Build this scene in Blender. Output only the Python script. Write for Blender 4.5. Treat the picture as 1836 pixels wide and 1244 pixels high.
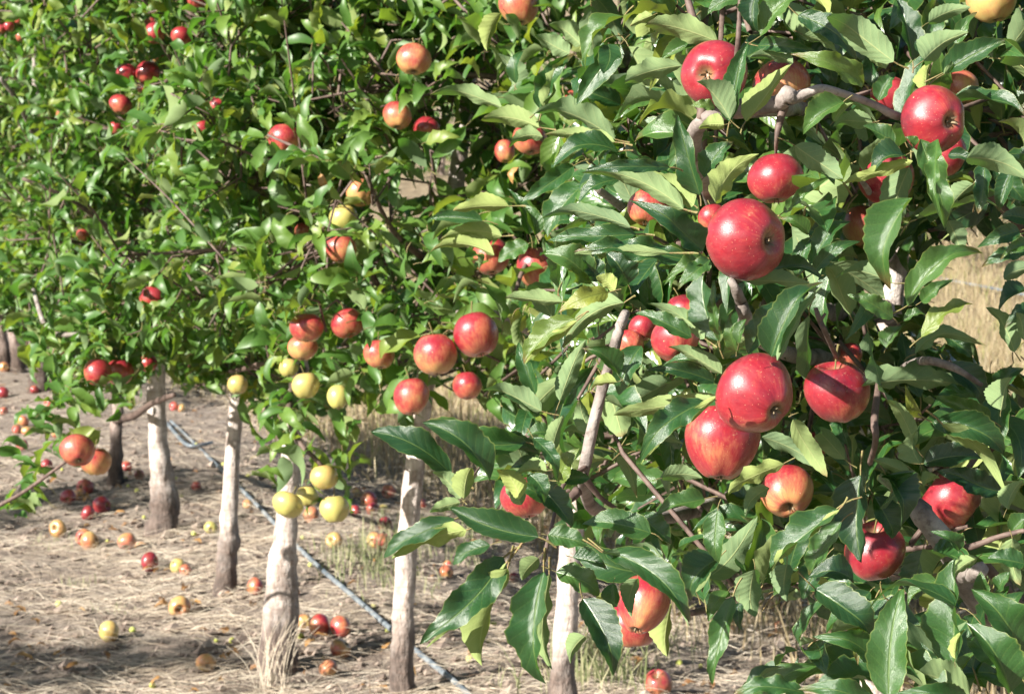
import bpy, math, random
import numpy as np
from mathutils import Vector, Matrix, Quaternion, noise as mnoise
R = math.radians
rng = np.random.default_rng(7)
random.seed(7)
scene = bpy.context.scene
for o in list(bpy.data.objects): bpy.data.objects.remove(o)
col = scene.collection

# ------------------------------------------------------------------ camera, light, exposure
FPX, CX, CY, PW, PH = 3600.0, 918.0, 622.0, 1836.0, 1244.0      # photo pixels
CAM = Vector((0.0, 0.0, 1.6))
PITCH = math.atan((622.0 - 300.0) / FPX)
cam_d = bpy.data.cameras.new('camera')
cam = bpy.data.objects.new('camera', cam_d); col.objects.link(cam)
cam.location = CAM
cam.rotation_euler = (math.pi / 2 - PITCH, 0, 0)
cam_d.sensor_width = 36.0
cam_d.lens = FPX / PW * 36.0
cam_d.clip_start = 0.05; cam_d.clip_end = 2000.0
cam_d.dof.use_dof = True
cam_d.dof.focus_distance = 2.1
cam_d.dof.aperture_fstop = 21.0
scene.camera = cam

SUN = Vector((-0.70, -0.54, 0.47)).normalized()                  # direction towards the sun
sd = bpy.data.lights.new('sun', 'SUN'); sun = bpy.data.objects.new('sun', sd); col.objects.link(sun)
sd.energy = 5.0; sd.angle = R(0.53); sd.color = (1.0, 0.94, 0.85)
sun.rotation_euler = SUN.to_track_quat('Z', 'Y').to_euler()
sun.location = (-20, -15, 20)
world = bpy.data.worlds.new('World'); scene.world = world; world.use_nodes = True
wn = world.node_tree.nodes; wl = world.node_tree.links
sky = wn.new('ShaderNodeTexSky'); sky.sky_type = 'NISHITA'; sky.sun_disc = False
sky.sun_elevation = math.asin(SUN.z); sky.sun_rotation = math.atan2(SUN.x, SUN.y)
wl.new(sky.outputs[0], wn['Background'].inputs[0]); wn['Background'].inputs[1].default_value = 0.05
vs = scene.view_settings
vs.view_transform = 'Standard'; vs.look = 'None'; vs.gamma = 1.0; vs.exposure = 1.42; vs.use_curve_mapping = False
scene.cycles.max_bounces = 7; scene.cycles.diffuse_bounces = 2; scene.cycles.transmission_bounces = 4
scene.cycles.use_denoising = True
scene.cycles.sample_clamp_indirect = 6.0
scene.cycles.use_adaptive_sampling = False

CA, SA = math.cos(PITCH), math.sin(PITCH)
def P(px, py, d):
    """photo pixel + depth along the optical axis -> world point"""
    xc = (px - CX) / FPX * d; yc = -(py - CY) / FPX * d
    return Vector((xc, d * CA + yc * SA, CAM.z - d * SA + yc * CA))
def proj(pts):
    pts = np.asarray(pts, float); q = pts - np.array(CAM)
    d = q[..., 1] * CA - q[..., 2] * SA
    yc = q[..., 1] * SA + q[..., 2] * CA
    d = np.where(np.abs(d) < 1e-4, 1e-4, d)
    return CX + FPX * q[..., 0] / d, CY - FPX * yc / d, d
def row_x(y): return 0.14 + 0.4 * (5.54 - y)                     # the line of the tree row on the ground
def across(x, y): return (x - 0.14) * 0.93 + (y - 5.54) * 0.37   # metres from that line, to the far side
def gz(x, y):
    z = 0.022 * mnoise.noise((x * 0.9, y * 0.9, 0.3)) + 0.018 * mnoise.noise((x * 2.7, y * 2.7, 1.3)) + 0.013 * mnoise.noise((x * 8, y * 8, 4.3))
    s = across(x, y)
    z += 0.05 * math.exp(-(s / 0.55) ** 2) * min(1, max(0, (20 - y) / 6))
    if y > 18: z += 0.1 * (y - 18) ** 2 / (y - 18 + 2.0)
    return z
def G(px, py):
    """photo pixel -> point on the ground"""
    d = 8.0
    v = (P(px, py, 1.0) - CAM)
    z = 0.0
    for _ in range(12):
        t = (z - CAM.z) / v.z if v.z < -1e-3 else 40.0
        t = min(max(t, 0.5), 60.0)
        p = CAM + v * t; z = 0.5 * z + 0.5 * gz(p.x, p.y)
    return Vector((p.x, p.y, gz(p.x, p.y)))

# ------------------------------------------------------------------ object helpers
def tag(o, label=None, cat=None, group=None, kind=None):
    if label: o['label'] = label
    if cat: o['category'] = cat
    if group: o['group'] = group
    if kind: o['kind'] = kind
    return o
def empty(name, loc):
    o = bpy.data.objects.new(name, None); o.empty_display_size = 0.1; o.location = loc; col.objects.link(o); return o
def link(name, me, parent=None, mat=None):
    o = bpy.data.objects.new(name, me)
    col.objects.link(o)
    if mat is not None and len(me.materials) == 0: me.materials.append(mat)
    if parent is not None:
        o.parent = parent
        o.matrix_parent_inverse = Matrix.Translation(-parent.location)   # meshes are written in world coordinates
    return o
def mesh_np(name, V, F, mats, smooth=True, uv=None, tint=None, midx=None):
    """triangle mesh from numpy arrays"""
    me = bpy.data.meshes.new(name)
    V = np.asarray(V, np.float32); F = np.asarray(F, np.int32)
    me.vertices.add(len(V)); me.vertices.foreach_set('co', V.ravel())
    me.loops.add(F.size); me.loops.foreach_set('vertex_index', F.ravel())
    me.polygons.add(len(F)); me.polygons.foreach_set('loop_start', np.arange(0, F.size, 3, dtype=np.int32))
    try: me.polygons.foreach_set('loop_total', np.full(len(F), 3, np.int32))
    except Exception: pass
    me.polygons.foreach_set('use_smooth', np.full(len(F), smooth, bool))
    if midx is not None: me.polygons.foreach_set('material_index', np.asarray(midx, np.int32))
    for m in mats: me.materials.append(m)
    me.update(calc_edges=True)
    if uv is not None:
        l = me.uv_layers.new(name='UVMap'); l.data.foreach_set('uv', np.asarray(uv, np.float32)[F.ravel()].ravel())
    if tint is not None:
        a = me.attributes.new('tint', 'FLOAT', 'POINT'); a.data.foreach_set('value', np.asarray(tint, np.float32))
    return me
def tube(pts, rad, n=9, rough=0.0, seed=0, cap=True, foot=None):
    """tube along a polyline (smoothed); returns V, F"""
    pts = [Vector(p) for p in pts]
    rad = [float(r) for r in rad]
    # Catmull-Rom resample
    Q, Rr = [], []
    K = 5
    for i in range(len(pts) - 1):
        p0 = pts[max(i - 1, 0)]; p1 = pts[i]; p2 = pts[i + 1]; p3 = pts[min(i + 2, len(pts) - 1)]
        for k in range(K):
            t = k / K
            q = 0.5 * ((2 * p1) + (p2 - p0) * t + (2 * p0 - 5 * p1 + 4 * p2 - p3) * t * t + (3 * p1 - p0 - 3 * p2 + p3) * t ** 3)
            Q.append(q); Rr.append(rad[i] * (1 - t) + rad[i + 1] * t)
    Q.append(pts[-1]); Rr.append(rad[-1])
    V, F = [], []
    up = Vector((0.3, 0.2, 0.93))
    for i, q in enumerate(Q):
        t = (Q[min(i + 1, len(Q) - 1)] - Q[max(i - 1, 0)]).normalized()
        a = t.cross(up)
        if a.length < 1e-3: a = t.orthogonal()
        a.normalize(); b = t.cross(a)
        for k in range(n):
            w = 2 * math.pi * k / n
            r = Rr[i]
            if rough:
                r *= 1 + rough * mnoise.noise((math.cos(w) * 1.3 + seed * 7.1, math.sin(w) * 1.3, i * 0.35)) + rough * 0.5 * mnoise.noise((math.cos(w) * 3 + seed, math.sin(w) * 3, i * 0.9))
            V.append(q + a * (math.cos(w) * r) + b * (math.sin(w) * r))
    if foot is not None:
        for i, q in enumerate(Q):
            amt = min(1, max(0, (foot + .42 - q.z) / .3)) * .24
            for k in range(n):
                v = V[i * n + k]; o_ = v - q
                V[i * n + k] = q + o_ * (1 + amt * (mnoise.noise(v * 14 + Vector((seed, 0, 0))) + .6 * mnoise.noise(v * 34)))
    for i in range(len(Q) - 1):
        for k in range(n):
            k2 = (k + 1) % n
            A, B, Cc, D = i * n + k, i * n + k2, (i + 1) * n + k2, (i + 1) * n + k
            F += [(A, Cc, B), (A, D, Cc)]
    if cap:
        for e, ii in ((0, 0), (1, (len(Q) - 1) * n)):
            c = len(V); V.append(Q[0] if e == 0 else Q[-1])
            for k in range(n):
                k2 = (k + 1) % n
                F.append((c, ii + k, ii + k2) if e == 0 else (c, ii + k2, ii + k))
    return [tuple(v) for v in V], F
def tube_obj(name, pts, rad, mat, parent=None, **kw):
    V, F = tube(pts, rad, **kw)
    return link(name, mesh_np(name, V, F, [mat]), parent)

# ------------------------------------------------------------------ materials
def newmat(name):
    m = bpy.data.materials.new(name); m.use_nodes = True
    nt = m.node_tree; nt.nodes.clear()
    out = nt.nodes.new('ShaderNodeOutputMaterial')
    return m, nt, out
class NB:
    def __init__(s, nt): s.nt = nt
    def n(s, t, **kw):
        x = s.nt.nodes.new(t)
        for k, v in kw.items(): setattr(x, k, v)
        return x
    def put(s, sock, v):
        if hasattr(v, 'is_output') or isinstance(v, bpy.types.NodeSocket): s.nt.links.new(v, sock)
        else: sock.default_value = v
    def math(s, op, a, b=0.0, c=0.0, clamp=False):
        x = s.n('ShaderNodeMath', operation=op, use_clamp=clamp)
        s.put(x.inputs[0], a); s.put(x.inputs[1], b); s.put(x.inputs[2], c); return x.outputs[0]
    def mix(s, f, a, b):
        x = s.n('ShaderNodeMix', data_type='RGBA'); s.put(x.inputs[0], f); s.put(x.inputs[6], a); s.put(x.inputs[7], b); return x.outputs[2]
    def ramp(s, f, stops):
        x = s.n('ShaderNodeValToRGB'); e = x.color_ramp.elements
        while len(e) < len(stops): e.new(0.5)
        for i, (p, c) in enumerate(stops): e[i].position = p; e[i].color = (*c, 1) if len(c) == 3 else c
        s.put(x.inputs[0], f); return x.outputs[0]
    def noise(s, vec, scale, detail=3.0, rough=0.5):
        x = s.n('ShaderNodeTexNoise'); s.put(x.inputs['Vector'], vec); x.inputs['Scale'].default_value = scale
        x.inputs['Detail'].default_value = detail; x.inputs['Roughness'].default_value = rough; return x.outputs[0]
    def mapr(s, v, a, b, c=0.0, d=1.0):
        x = s.n('ShaderNodeMapRange'); s.put(x.inputs[0], v)
        for i, q in enumerate((a, b, c, d)): x.inputs[i + 1].default_value = q
        return x.outputs[0]
    def bump(s, h, strength, dist):
        x = s.n('ShaderNodeBump'); x.inputs['Strength'].default_value = strength; x.inputs['Distance'].default_value = dist
        s.put(x.inputs['Height'], h); return x.outputs[0]
    def bsdf(s, color, rough, spec=0.5, normal=None, **kw):
        x = s.n('ShaderNodeBsdfPrincipled'); s.put(x.inputs['Base Color'], color); s.put(x.inputs['Roughness'], rough)
        s.put(x.inputs['Specular IOR Level'], spec)
        if normal is not None: s.put(x.inputs['Normal'], normal)
        for k, v in kw.items(): s.put(x.inputs[k], v)
        return x

def leaf_material(name, fine=True, dry=False):
    m, nt, out = newmat(name); b = NB(nt)
    at = b.n('ShaderNodeAttribute', attribute_name='tint').outputs['Fac']
    rnd = b.n('ShaderNodeObjectInfo').outputs['Random']
    tint = b.math('ADD', at, b.math('MULTIPLY', b.math('SUBTRACT', rnd, 0.5), 0.3), clamp=True)
    uvn = b.n('ShaderNodeUVMap', uv_map='UVMap'); sep = b.n('ShaderNodeSeparateXYZ'); nt.links.new(uvn.outputs[0], sep.inputs[0])
    u = sep.outputs[0]; v = b.math('ABSOLUTE', b.math('SUBTRACT', b.math('MULTIPLY', sep.outputs[1], 2.0), 1.0))
    top = b.ramp(tint, [(0.0, (0.014, 0.048, 0.018)), (0.45, (0.026, 0.084, 0.022)), (0.75, (0.060, 0.135, 0.028)), (1.0, (0.20, 0.235, 0.04))] if fine else [(0.0, (0.032, 0.09, 0.022)), (0.45, (0.066, 0.155, 0.028)), (0.8, (0.12, 0.215, 0.038)), (1.0, (0.20, 0.25, 0.05))])
    und = b.ramp(tint, [(0.0, (0.125, 0.19, 0.105)), (0.5, (0.185, 0.265, 0.125)), (1.0, (0.30, 0.36, 0.11))])
    trn = b.ramp(tint, [(0.0, (0.06, 0.20, 0.02)), (0.5, (0.13, 0.33, 0.025)), (1.0, (0.38, 0.46, 0.03))])
    if dry:
        top = b.ramp(tint, [(0.0, (0.22, 0.10, 0.04)), (1.0, (0.48, 0.26, 0.09))]); und = b.ramp(tint, [(0.0, (0.3, 0.16, 0.08)), (1.0, (0.55, 0.36, 0.16))]); trn = und
    mid = b.mapr(v, 0.0, 0.07, 1.0, 0.0)
    geo = b.n('ShaderNodeNewGeometry'); back = geo.outputs['Backfacing']
    nrm = None
    if fine:
        tc = b.n('ShaderNodeTexCoord').outputs['Object']
        ph = b.math('FRACT', b.math('SUBTRACT', b.math('MULTIPLY', u, 8.0), b.math('MULTIPLY', b.math('POWER', v, 0.8), 1.7)))
        side = b.mapr(b.math('ABSOLUTE', b.math('SUBTRACT', ph, 0.5)), 0.0, 0.055, 1.0, 0.0)
        side = b.math('MULTIPLY', side, b.mapr(v, 0.75, 1.0, 1.0, 0.2))
        puff = b.math('ABSOLUTE', b.math('SUBTRACT', ph, 0.5))
        n1 = b.noise(tc, 60.0, 3.0); n2 = b.noise(tc, 320.0, 2.0)
        vein = b.math('MAXIMUM', mid, b.math('MULTIPLY', side, 0.45))
        blot = b.mapr(n1, 0.3, 0.75, 0.75, 1.25)
        top = b.mix(1.0, top, top); 
        mulx = b.n('ShaderNodeMix', data_type='RGBA', blend_type='MULTIPLY'); mulx.inputs[0].default_value = 1.0
        nt.links.new(top, mulx.inputs[6]); cmb = b.n('ShaderNodeCombineColor'); 
        for i in range(3): nt.links.new(blot, cmb.inputs[i])
        nt.links.new(cmb.outputs[0], mulx.inputs[7]); top = mulx.outputs[2]
        # a few brown nibbled spots
        vo = b.n('ShaderNodeTexVoronoi'); vo.inputs['Scale'].default_value = 38.0; nt.links.new(tc, vo.inputs['Vector'])
        spot = b.math('MULTIPLY', b.mapr(vo.outputs['Distance'], 0.08, 0.13, 1.0, 0.0), b.mapr(b.noise(tc, 9.0, 1.0), 0.57, 0.61, 0.0, 1.0))
        top = b.mix(b.math('MULTIPLY', spot, 0.75), top, (0.16, 0.09, 0.03, 1))
        top = b.mix(b.math('MULTIPLY', vein, 0.55), top, (0.17, 0.25, 0.06, 1)); und = b.mix(b.math('MULTIPLY', vein, 0.6), und, (0.42, 0.44, 0.2, 1))
        h = b.math('ADD', b.math('ADD', b.math('MULTIPLY', puff, 1.1), b.math('MULTIPLY', n2, 0.5)), b.math('ADD', b.math('MULTIPLY', n1, 0.7), b.math('MULTIPLY', mid, -1.2)))
        nrm = b.bump(h, 0.42, 0.0013)
        tipb = b.math('MULTIPLY', b.mapr(b.math('ADD', u, b.math('MULTIPLY', b.math('SUBTRACT', n1, 0.5), 0.2)), 0.86, 0.97), b.mapr(rnd, 0.74, 0.78))
        top = b.mix(b.math('MULTIPLY', tipb, 0.8), top, (0.15, 0.085, 0.035, 1)); und = b.mix(b.math('MULTIPLY', tipb, 0.7), und, (0.22, 0.14, 0.07, 1))
        edge = b.mapr(v, 0.93, 1.0, 0.0, 0.6)
        top = b.mix(edge, top, (0.25, 0.30, 0.07, 1))
    else:
        top = b.mix(b.math('MULTIPLY', mid, 0.4), top, (0.18, 0.25, 0.08, 1))
    c = b.mix(back, top, und)
    ro = b.mapr(back, 0.0, 1.0, 0.29 if fine else 0.46, 0.8)
    sp = b.mapr(back, 0.0, 1.0, 0.85 if fine else 0.6, 0.15)
    pb = b.bsdf(c, ro, sp, nrm)
    tr = b.n('ShaderNodeBsdfTranslucent'); b.put(tr.inputs['Color'], trn)
    mx = b.n('ShaderNodeMixShader'); mx.inputs[0].default_value = 0.21 if fine else 0.35
    nt.links.new(pb.outputs[0], mx.inputs[1]); nt.links.new(tr.outputs[0], mx.inputs[2]); nt.links.new(mx.outputs[0], out.inputs[0])
    return m
M_LEAF = leaf_material('apple_leaf')
M_LEAF_FAR = leaf_material('apple_leaf_plain', fine=False)
M_DRYLEAF = leaf_material('dry_leaf', fine=False, dry=True)

def simple_mat(name, c1, c2, scale, rough=0.8, bump=0.4, dist=0.004, spec=0.3):
    m, nt, out = newmat(name); b = NB(nt); tc = b.n('ShaderNodeTexCoord').outputs['Object']
    n1 = b.noise(tc, scale, 5.0, 0.6)
    c = b.mix(b.mapr(n1, 0.35, 0.65), (*c1, 1), (*c2, 1))
    nt.links.new(b.bsdf(c, rough, spec, b.bump(n1, bump, dist)).outputs[0], out.inputs[0]); return m
M_PET = simple_mat('leaf_stalk', (0.17, 0.20, 0.06), (0.24, 0.15, 0.08), 40, 0.5)
M_TWIG = simple_mat('twig_bark', (0.075, 0.05, 0.042), (0.17, 0.12, 0.10), 60, 0.6)
M_STEM = simple_mat('apple_stalk', (0.13, 0.08, 0.03), (0.2, 0.2, 0.07), 60, 0.6)
M_CALYX = simple_mat('calyx_dry', (0.10, 0.075, 0.045), (0.34, 0.27, 0.17), 120, 0.9)

def bark_mat(name, light, dark, moss=0.0):
    """smooth pale bark above, rough grey brown bark near the ground (below the graft)"""
    m, nt, out = newmat(name); b = NB(nt)
    tc = b.n('ShaderNodeTexCoord').outputs['Object']; sep = b.n('ShaderNodeSeparateXYZ'); nt.links.new(tc, sep.inputs[0])
    mp = b.n('ShaderNodeMapping'); mp.inputs['Scale'].default_value = (1, 1, 0.35); nt.links.new(tc, mp.inputs[0])
    big = b.noise(tc, 7.0, 4.0, 0.6); streak = b.noise(mp.outputs[0], 45.0, 5.0, 0.65); fine = b.noise(tc, 160.0, 3.0)
    z = b.math('ADD', sep.outputs[2], b.math('MULTIPLY', b.math('SUBTRACT', big, 0.5), 0.55))
    low = b.mapr(z, 0.12, 0.36, 1.0, 0.0)
    pale = b.mix(b.mapr(streak, 0.38, 0.66), (*light, 1), (light[0] * 0.5, light[1] * 0.44, light[2] * 0.4, 1))
    pale = b.mix(b.mapr(b.noise(tc, 11.0, 6.0, 0.7), 0.56, 0.66, 0.0, 0.6), pale, (0.17, 0.13, 0.11, 1))
    rough_c = b.mix(b.mapr(streak, 0.35, 0.62), (*dark, 1), (dark[0] * 2.6, dark[1] * 2.5, dark[2] * 2.4, 1))
    c = b.mix(low, pale, rough_c)
    wv = b.n('ShaderNodeTexWave'); wv.inputs['Scale'].default_value = 9.0; wv.inputs['Distortion'].default_value = 6.0; wv.bands_direction = 'Z'; nt.links.new(tc, wv.inputs[0])
    ring = b.mapr(wv.outputs[1], 0.88, 1.0, 0.0, 0.28)
    c = b.mix(ring, c, (0.16, 0.11, 0.09, 1))
    h = b.math('ADD', b.math('MULTIPLY', streak, 1.0), b.math('ADD', b.math('MULTIPLY', fine, 0.3), b.math('MULTIPLY', b.math('MULTIPLY', low, streak), 2.5)))
    nt.links.new(b.bsdf(c, 0.8, 0.25, b.bump(h, 0.9, 0.009)).outputs[0], out.inputs[0]); return m
M_BARK = bark_mat('pale_apple_bark', (0.63, 0.565, 0.52), (0.075, 0.060, 0.053))
M_BARK_OLD = bark_mat('old_apple_bark', (0.36, 0.29, 0.26), (0.05, 0.038, 0.032))
def limb_mat():
    m, nt, out = newmat('limb_bark'); b = NB(nt); tc = b.n('ShaderNodeTexCoord').outputs['Object']
    n1 = b.noise(tc, 18.0, 5.0, 0.65); n2 = b.noise(tc, 140.0, 4.0, 0.6)
    c = b.ramp(n1, [(0.32, (0.10, 0.08, 0.07)), (0.48, (0.24, 0.205, 0.185)), (0.7, (0.40, 0.36, 0.33))])
    c = b.mix(b.mapr(n2, 0.55, 0.7, 0.0, 0.6), c, (0.09, 0.065, 0.055, 1))
    nt.links.new(b.bsdf(c, 0.75, 0.3, b.bump(b.math('ADD', n1, n2), 0.6, 0.003)).outputs[0], out.inputs[0]); return m
M_LIMB = limb_mat()

def apple_mat():
    m, nt, out = newmat('apple_skin'); b = NB(nt)
    oi = b.n('ShaderNodeObjectInfo'); sc = b.n('ShaderNodeSeparateColor'); nt.links.new(oi.outputs['Color'], sc.inputs[0])
    blush, green, age = sc.outputs[0], sc.outputs[1], sc.outputs[2]
    tc = b.n('ShaderNodeTexCoord').outputs['Object']
    off = b.n('ShaderNodeVectorMath', operation='ADD'); nt.links.new(tc, off.inputs[0])
    cv = b.n('ShaderNodeCombineXYZ'); rr = b.math('MULTIPLY', oi.outputs['Random'], 37.0); nt.links.new(rr, cv.inputs[0]); nt.links.new(rr, cv.inputs[1]); nt.links.new(rr, cv.inputs[2])
    # meridional streaks: unit xy direction, little change along the axis
    sp = b.n('ShaderNodeSeparateXYZ'); nt.links.new(tc, sp.inputs[0])
    xy = b.n('ShaderNodeCombineXYZ'); nt.links.new(sp.outputs[0], xy.inputs[0]); nt.links.new(sp.outputs[1], xy.inputs[1])
    nz = b.n('ShaderNodeVectorMath', operation='NORMALIZE'); nt.links.new(xy.outputs[0], nz.inputs[0])
    zz = b.n('ShaderNodeCombineXYZ'); nt.links.new(b.math('MULTIPLY', sp.outputs[2], 0.5), zz.inputs[2])
    ad = b.n('ShaderNodeVectorMath', operation='ADD'); nt.links.new(nz.outputs[0], ad.inputs[0]); nt.links.new(zz.outputs[0], ad.inputs[1])
    ad2 = b.n('ShaderNodeVectorMath', operation='ADD'); nt.links.new(ad.outputs[0], ad2.inputs[0]); nt.links.new(cv.outputs[0], ad2.inputs[1])
    streak = b.noise(ad2.outputs[0], 9.0, 4.0, 0.7)
    nt.links.new(cv.outputs[0], off.inputs[1])
    big = b.noise(off.outputs[0], 0.9, 2.0)
    f = b.math('MULTIPLY', b.math('SUBTRACT', streak, 0.5), 0.55)
    f = b.math('ADD', f, b.math('MULTIPLY', b.math('SUBTRACT', big, 0.5), 0.8))
    f = b.math('ADD', f, b.math('MULTIPLY', sp.outputs[2], 0.17))
    f = b.math('ADD', f, blush, clamp=True)
    red = b.ramp(f, [(0.0, (0.50, 0.40, 0.13)), (0.25, (0.50, 0.27, 0.10)), (0.45, (0.44, 0.12, 0.065)), (0.65, (0.30, 0.018, 0.028)), (0.85, (0.215, 0.009, 0.021)), (1.0, (0.13, 0.006, 0.018))])
    grn = b.ramp(f, [(0.0, (0.42, 0.41, 0.11)), (0.25, (0.53, 0.43, 0.14)), (0.6, (0.55, 0.42, 0.16)), (1.0, (0.5, 0.2, 0.08))])
    c = b.mix(green, red, grn)
    # ground colour near the two dimples
    vo = b.n('ShaderNodeTexVoronoi'); vo.inputs['Scale'].default_value = 10.0; nt.links.new(off.outputs[0], vo.inputs['Vector'])
    dots = b.mapr(vo.outputs['Distance'], 0.085, 0.13, 0.5, 0.0)
    c = b.mix(dots, c, (0.68, 0.42, 0.24, 1))
    vo2 = b.n('ShaderNodeTexVoronoi'); vo2.inputs['Scale'].default_value = 2.1; nt.links.new(off.outputs[0], vo2.inputs['Vector'])
    c = b.mix(b.mapr(vo2.outputs['Distance'], 0.035, 0.055, 0.8, 0.0), c, (0.72, 0.55, 0.33, 1))
    rxy = b.n('ShaderNodeVectorMath', operation='LENGTH'); nt.links.new(xy.outputs[0], rxy.inputs[0])
    rus = b.math('MULTIPLY', b.mapr(b.math('ADD', rxy.outputs['Value'], b.math('MULTIPLY', b.math('SUBTRACT', streak, 0.5), 0.25)), 0.16, 0.34, 0.75, 0.0), 1.0)
    c = b.mix(rus, c, (0.24, 0.17, 0.075, 1))
    scuff = b.math('MULTIPLY', b.mapr(b.noise(off.outputs[0], 3.3, 6.0, 0.75), 0.60, 0.68, 0.0, 0.45), b.mapr(b.noise(off.outputs[0], 14.0, 3.0), 0.45, 0.6))
    c = b.mix(scuff, c, (0.42, 0.27, 0.15, 1))
    dust = b.mapr(b.noise(off.outputs[0], 2.4, 5.0, 0.7), 0.42, 0.75, 0.0, 0.05)
    c = b.mix(dust, c, (0.62, 0.52, 0.50, 1))
    rot = b.math('MULTIPLY', age, b.mapr(b.noise(off.outputs[0], 1.6, 4.0), 0.50, 0.58))
    c = b.mix(rot, c, (0.16, 0.075, 0.035, 1))
    bl = b.math('MULTIPLY', b.noise(off.outputs[0], 40.0, 3.0), 0.5)
    ro = b.math('ADD', b.mapr(b.noise(off.outputs[0], 5.0, 4.0), 0.3, 0.7, 0.30, 0.41), b.math('MULTIPLY', age, 0.25))
    nt.links.new(b.bsdf(c, ro, 0.5, b.bump(bl, 0.12, 0.02), **{'Coat Weight': 0.55, 'Coat Roughness': 0.15, 'Subsurface Weight': 0.03, 'Subsurface Scale': 0.1, 'Subsurface Radius': (0.5, 0.15, 0.06)}).outputs[0], out.inputs[0])
    return m
M_APPLE = apple_mat()

# ------------------------------------------------------------------ the ground
def axis(parts):
    out = []
    for a, b_, st in parts:
        n = max(1, int(round((b_ - a) / st)))
        out += [a + (b_ - a) * i / n for i in range(n)]
    out.append(parts[-1][1]); return np.array(out)
gxs = axis([(-300, -60, 40), (-60, -14, 5), (-14, -5, 0.5), (-5, 3.5, 0.055), (3.5, 9, 0.3), (9, 30, 2), (30, 300, 30)])
gys = axis([(-60, -8, 8), (-8, 4, 0.8), (4, 5, 0.2), (5, 13, 0.06), (13, 19, 0.12), (19, 32, 0.5), (32, 80, 4), (80, 400, 40)])
nx, ny = len(gxs), len(gys)
GV = np.zeros((ny, nx, 3), np.float32); GV[..., 0] = gxs[None, :]; GV[..., 1] = gys[:, None]
for j in range(ny):
    for i in range(nx):
        GV[j, i, 2] = gz(gxs[i], gys[j])
idx = np.arange(nx * ny).reshape(ny, nx)
q = np.stack([idx[:-1, :-1], idx[:-1, 1:], idx[1:, 1:], idx[1:, :-1]], -1).reshape(-1, 4)
GF = np.concatenate([q[:, [0, 1, 2]], q[:, [0, 2, 3]]])
def ground_mat():
    m, nt, out = newmat('orchard_soil'); b = NB(nt)
    tc = b.n('ShaderNodeTexCoord').outputs['Object']
    sep = b.n('ShaderNodeSeparateXYZ'); nt.links.new(tc, sep.inputs[0])
    n0 = b.noise(tc, 0.7, 4.0); n1 = b.noise(tc, 5.0, 6.0, 0.65); n2 = b.noise(tc, 38.0, 5.0, 0.7); n3 = b.noise(tc, 150.0, 3.0, 0.6)
    s = b.math('ADD', b.math('MULTIPLY', b.math('SUBTRACT', sep.outputs[0], 0.14), 0.93), b.math('MULTIPLY', b.math('SUBTRACT', sep.outputs[1], 5.54), 0.37))
    s = b.math('ADD', s, b.math('MULTIPLY', b.math('SUBTRACT', n0, 0.5), 1.4))
    soil = b.ramp(n1, [(0.3, (0.19, 0.145, 0.12)), (0.5, (0.34, 0.282, 0.235)), (0.68, (0.46, 0.395, 0.335))])
    soil = b.mix(b.mapr(n2, 0.42, 0.60, 0.0, 0.75), soil, (0.13, 0.10, 0.082, 1))
    # dusty straw-bleached patches
    soil = b.mix(b.mapr(n3, 0.52, 0.70, 0.0, 0.6), soil, (0.50, 0.43, 0.34, 1))
    alley = b.ramp(n1, [(0.3, (0.20, 0.15, 0.095)), (0.55, (0.34, 0.27, 0.175)), (0.75, (0.44, 0.36, 0.25))])
    alley = b.mix(b.mapr(n2, 0.5, 0.66, 0.0, 0.6), alley, (0.17, 0.13, 0.085, 1))
    c = b.mix(b.mapr(s, 0.75, 1.35), soil, alley)
    h = b.math('ADD', b.math('MULTIPLY', n1, 0.8), b.math('ADD', b.math('MULTIPLY', n2, 0.9), b.math('MULTIPLY', n3, 0.3)))
    nt.links.new(b.bsdf(c, 0.95, 0.15, b.bump(h, 0.9, 0.035)).outputs[0], out.inputs[0]); return m
ground = link('ground', mesh_np('ground', GV.reshape(-1, 3), GF, [ground_mat()]))
tag(ground, kind='structure')

def tint_mat(name, stops, rough=0.8, trans=0.0, spec=0.2):
    m, nt, out = newmat(name); b = NB(nt)
    at = b.n('ShaderNodeAttribute', attribute_name='tint').outputs['Fac']
    c = b.ramp(at, stops)
    pb = b.bsdf(c, rough, spec)
    if trans:
        tr = b.n('ShaderNodeBsdfTranslucent'); nt.links.new(c, tr.inputs[0]); mx = b.n('ShaderNodeMixShader'); mx.inputs[0].default_value = trans
        nt.links.new(pb.outputs[0], mx.inputs[1]); nt.links.new(tr.outputs[0], mx.inputs[2]); nt.links.new(mx.outputs[0], out.inputs[0])
    else: nt.links.new(pb.outputs[0], out.inputs[0])
    return m
M_STRAW = tint_mat('dry_straw', [(0.0, (0.17, 0.115, 0.08)), (0.45, (0.44, 0.36, 0.27)), (1.0, (0.70, 0.62, 0.50))])
M_DRYGRASS = tint_mat('dry_grass', [(0.0, (0.22, 0.16, 0.09)), (0.4, (0.40, 0.325, 0.19)), (0.8, (0.53, 0.455, 0.31)), (0.86, (0.30, 0.33, 0.10)), (1.0, (0.20, 0.27, 0.07))], trans=0.25)
M_GREENGRASS = tint_mat('green_grass', [(0.0, (0.13, 0.17, 0.07)), (0.5, (0.25, 0.28, 0.13)), (1.0, (0.46, 0.43, 0.27))], trans=0.25)
M_CLOD = tint_mat('soil_clod', [(0.0, (0.12, 0.09, 0.075)), (1.0, (0.36, 0.29, 0.24))])

def in_view(x, y, pad=0.3):
    return abs(x) < 0.256 * y + pad
def spread(n, smin, smax, y0, y1, pw=1.0, accept=None):
    out = []
    while len(out) < n:
        y = y0 + (y1 - y0) * random.random() ** pw
        x = random.uniform(-0.26 * y - 0.2, 0.26 * y + 0.2)
        s = across(x, y)
        if smin < s < smax and (accept is None or random.random() < accept(x, y, s)):
            out.append((x, y))
    return out
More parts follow.
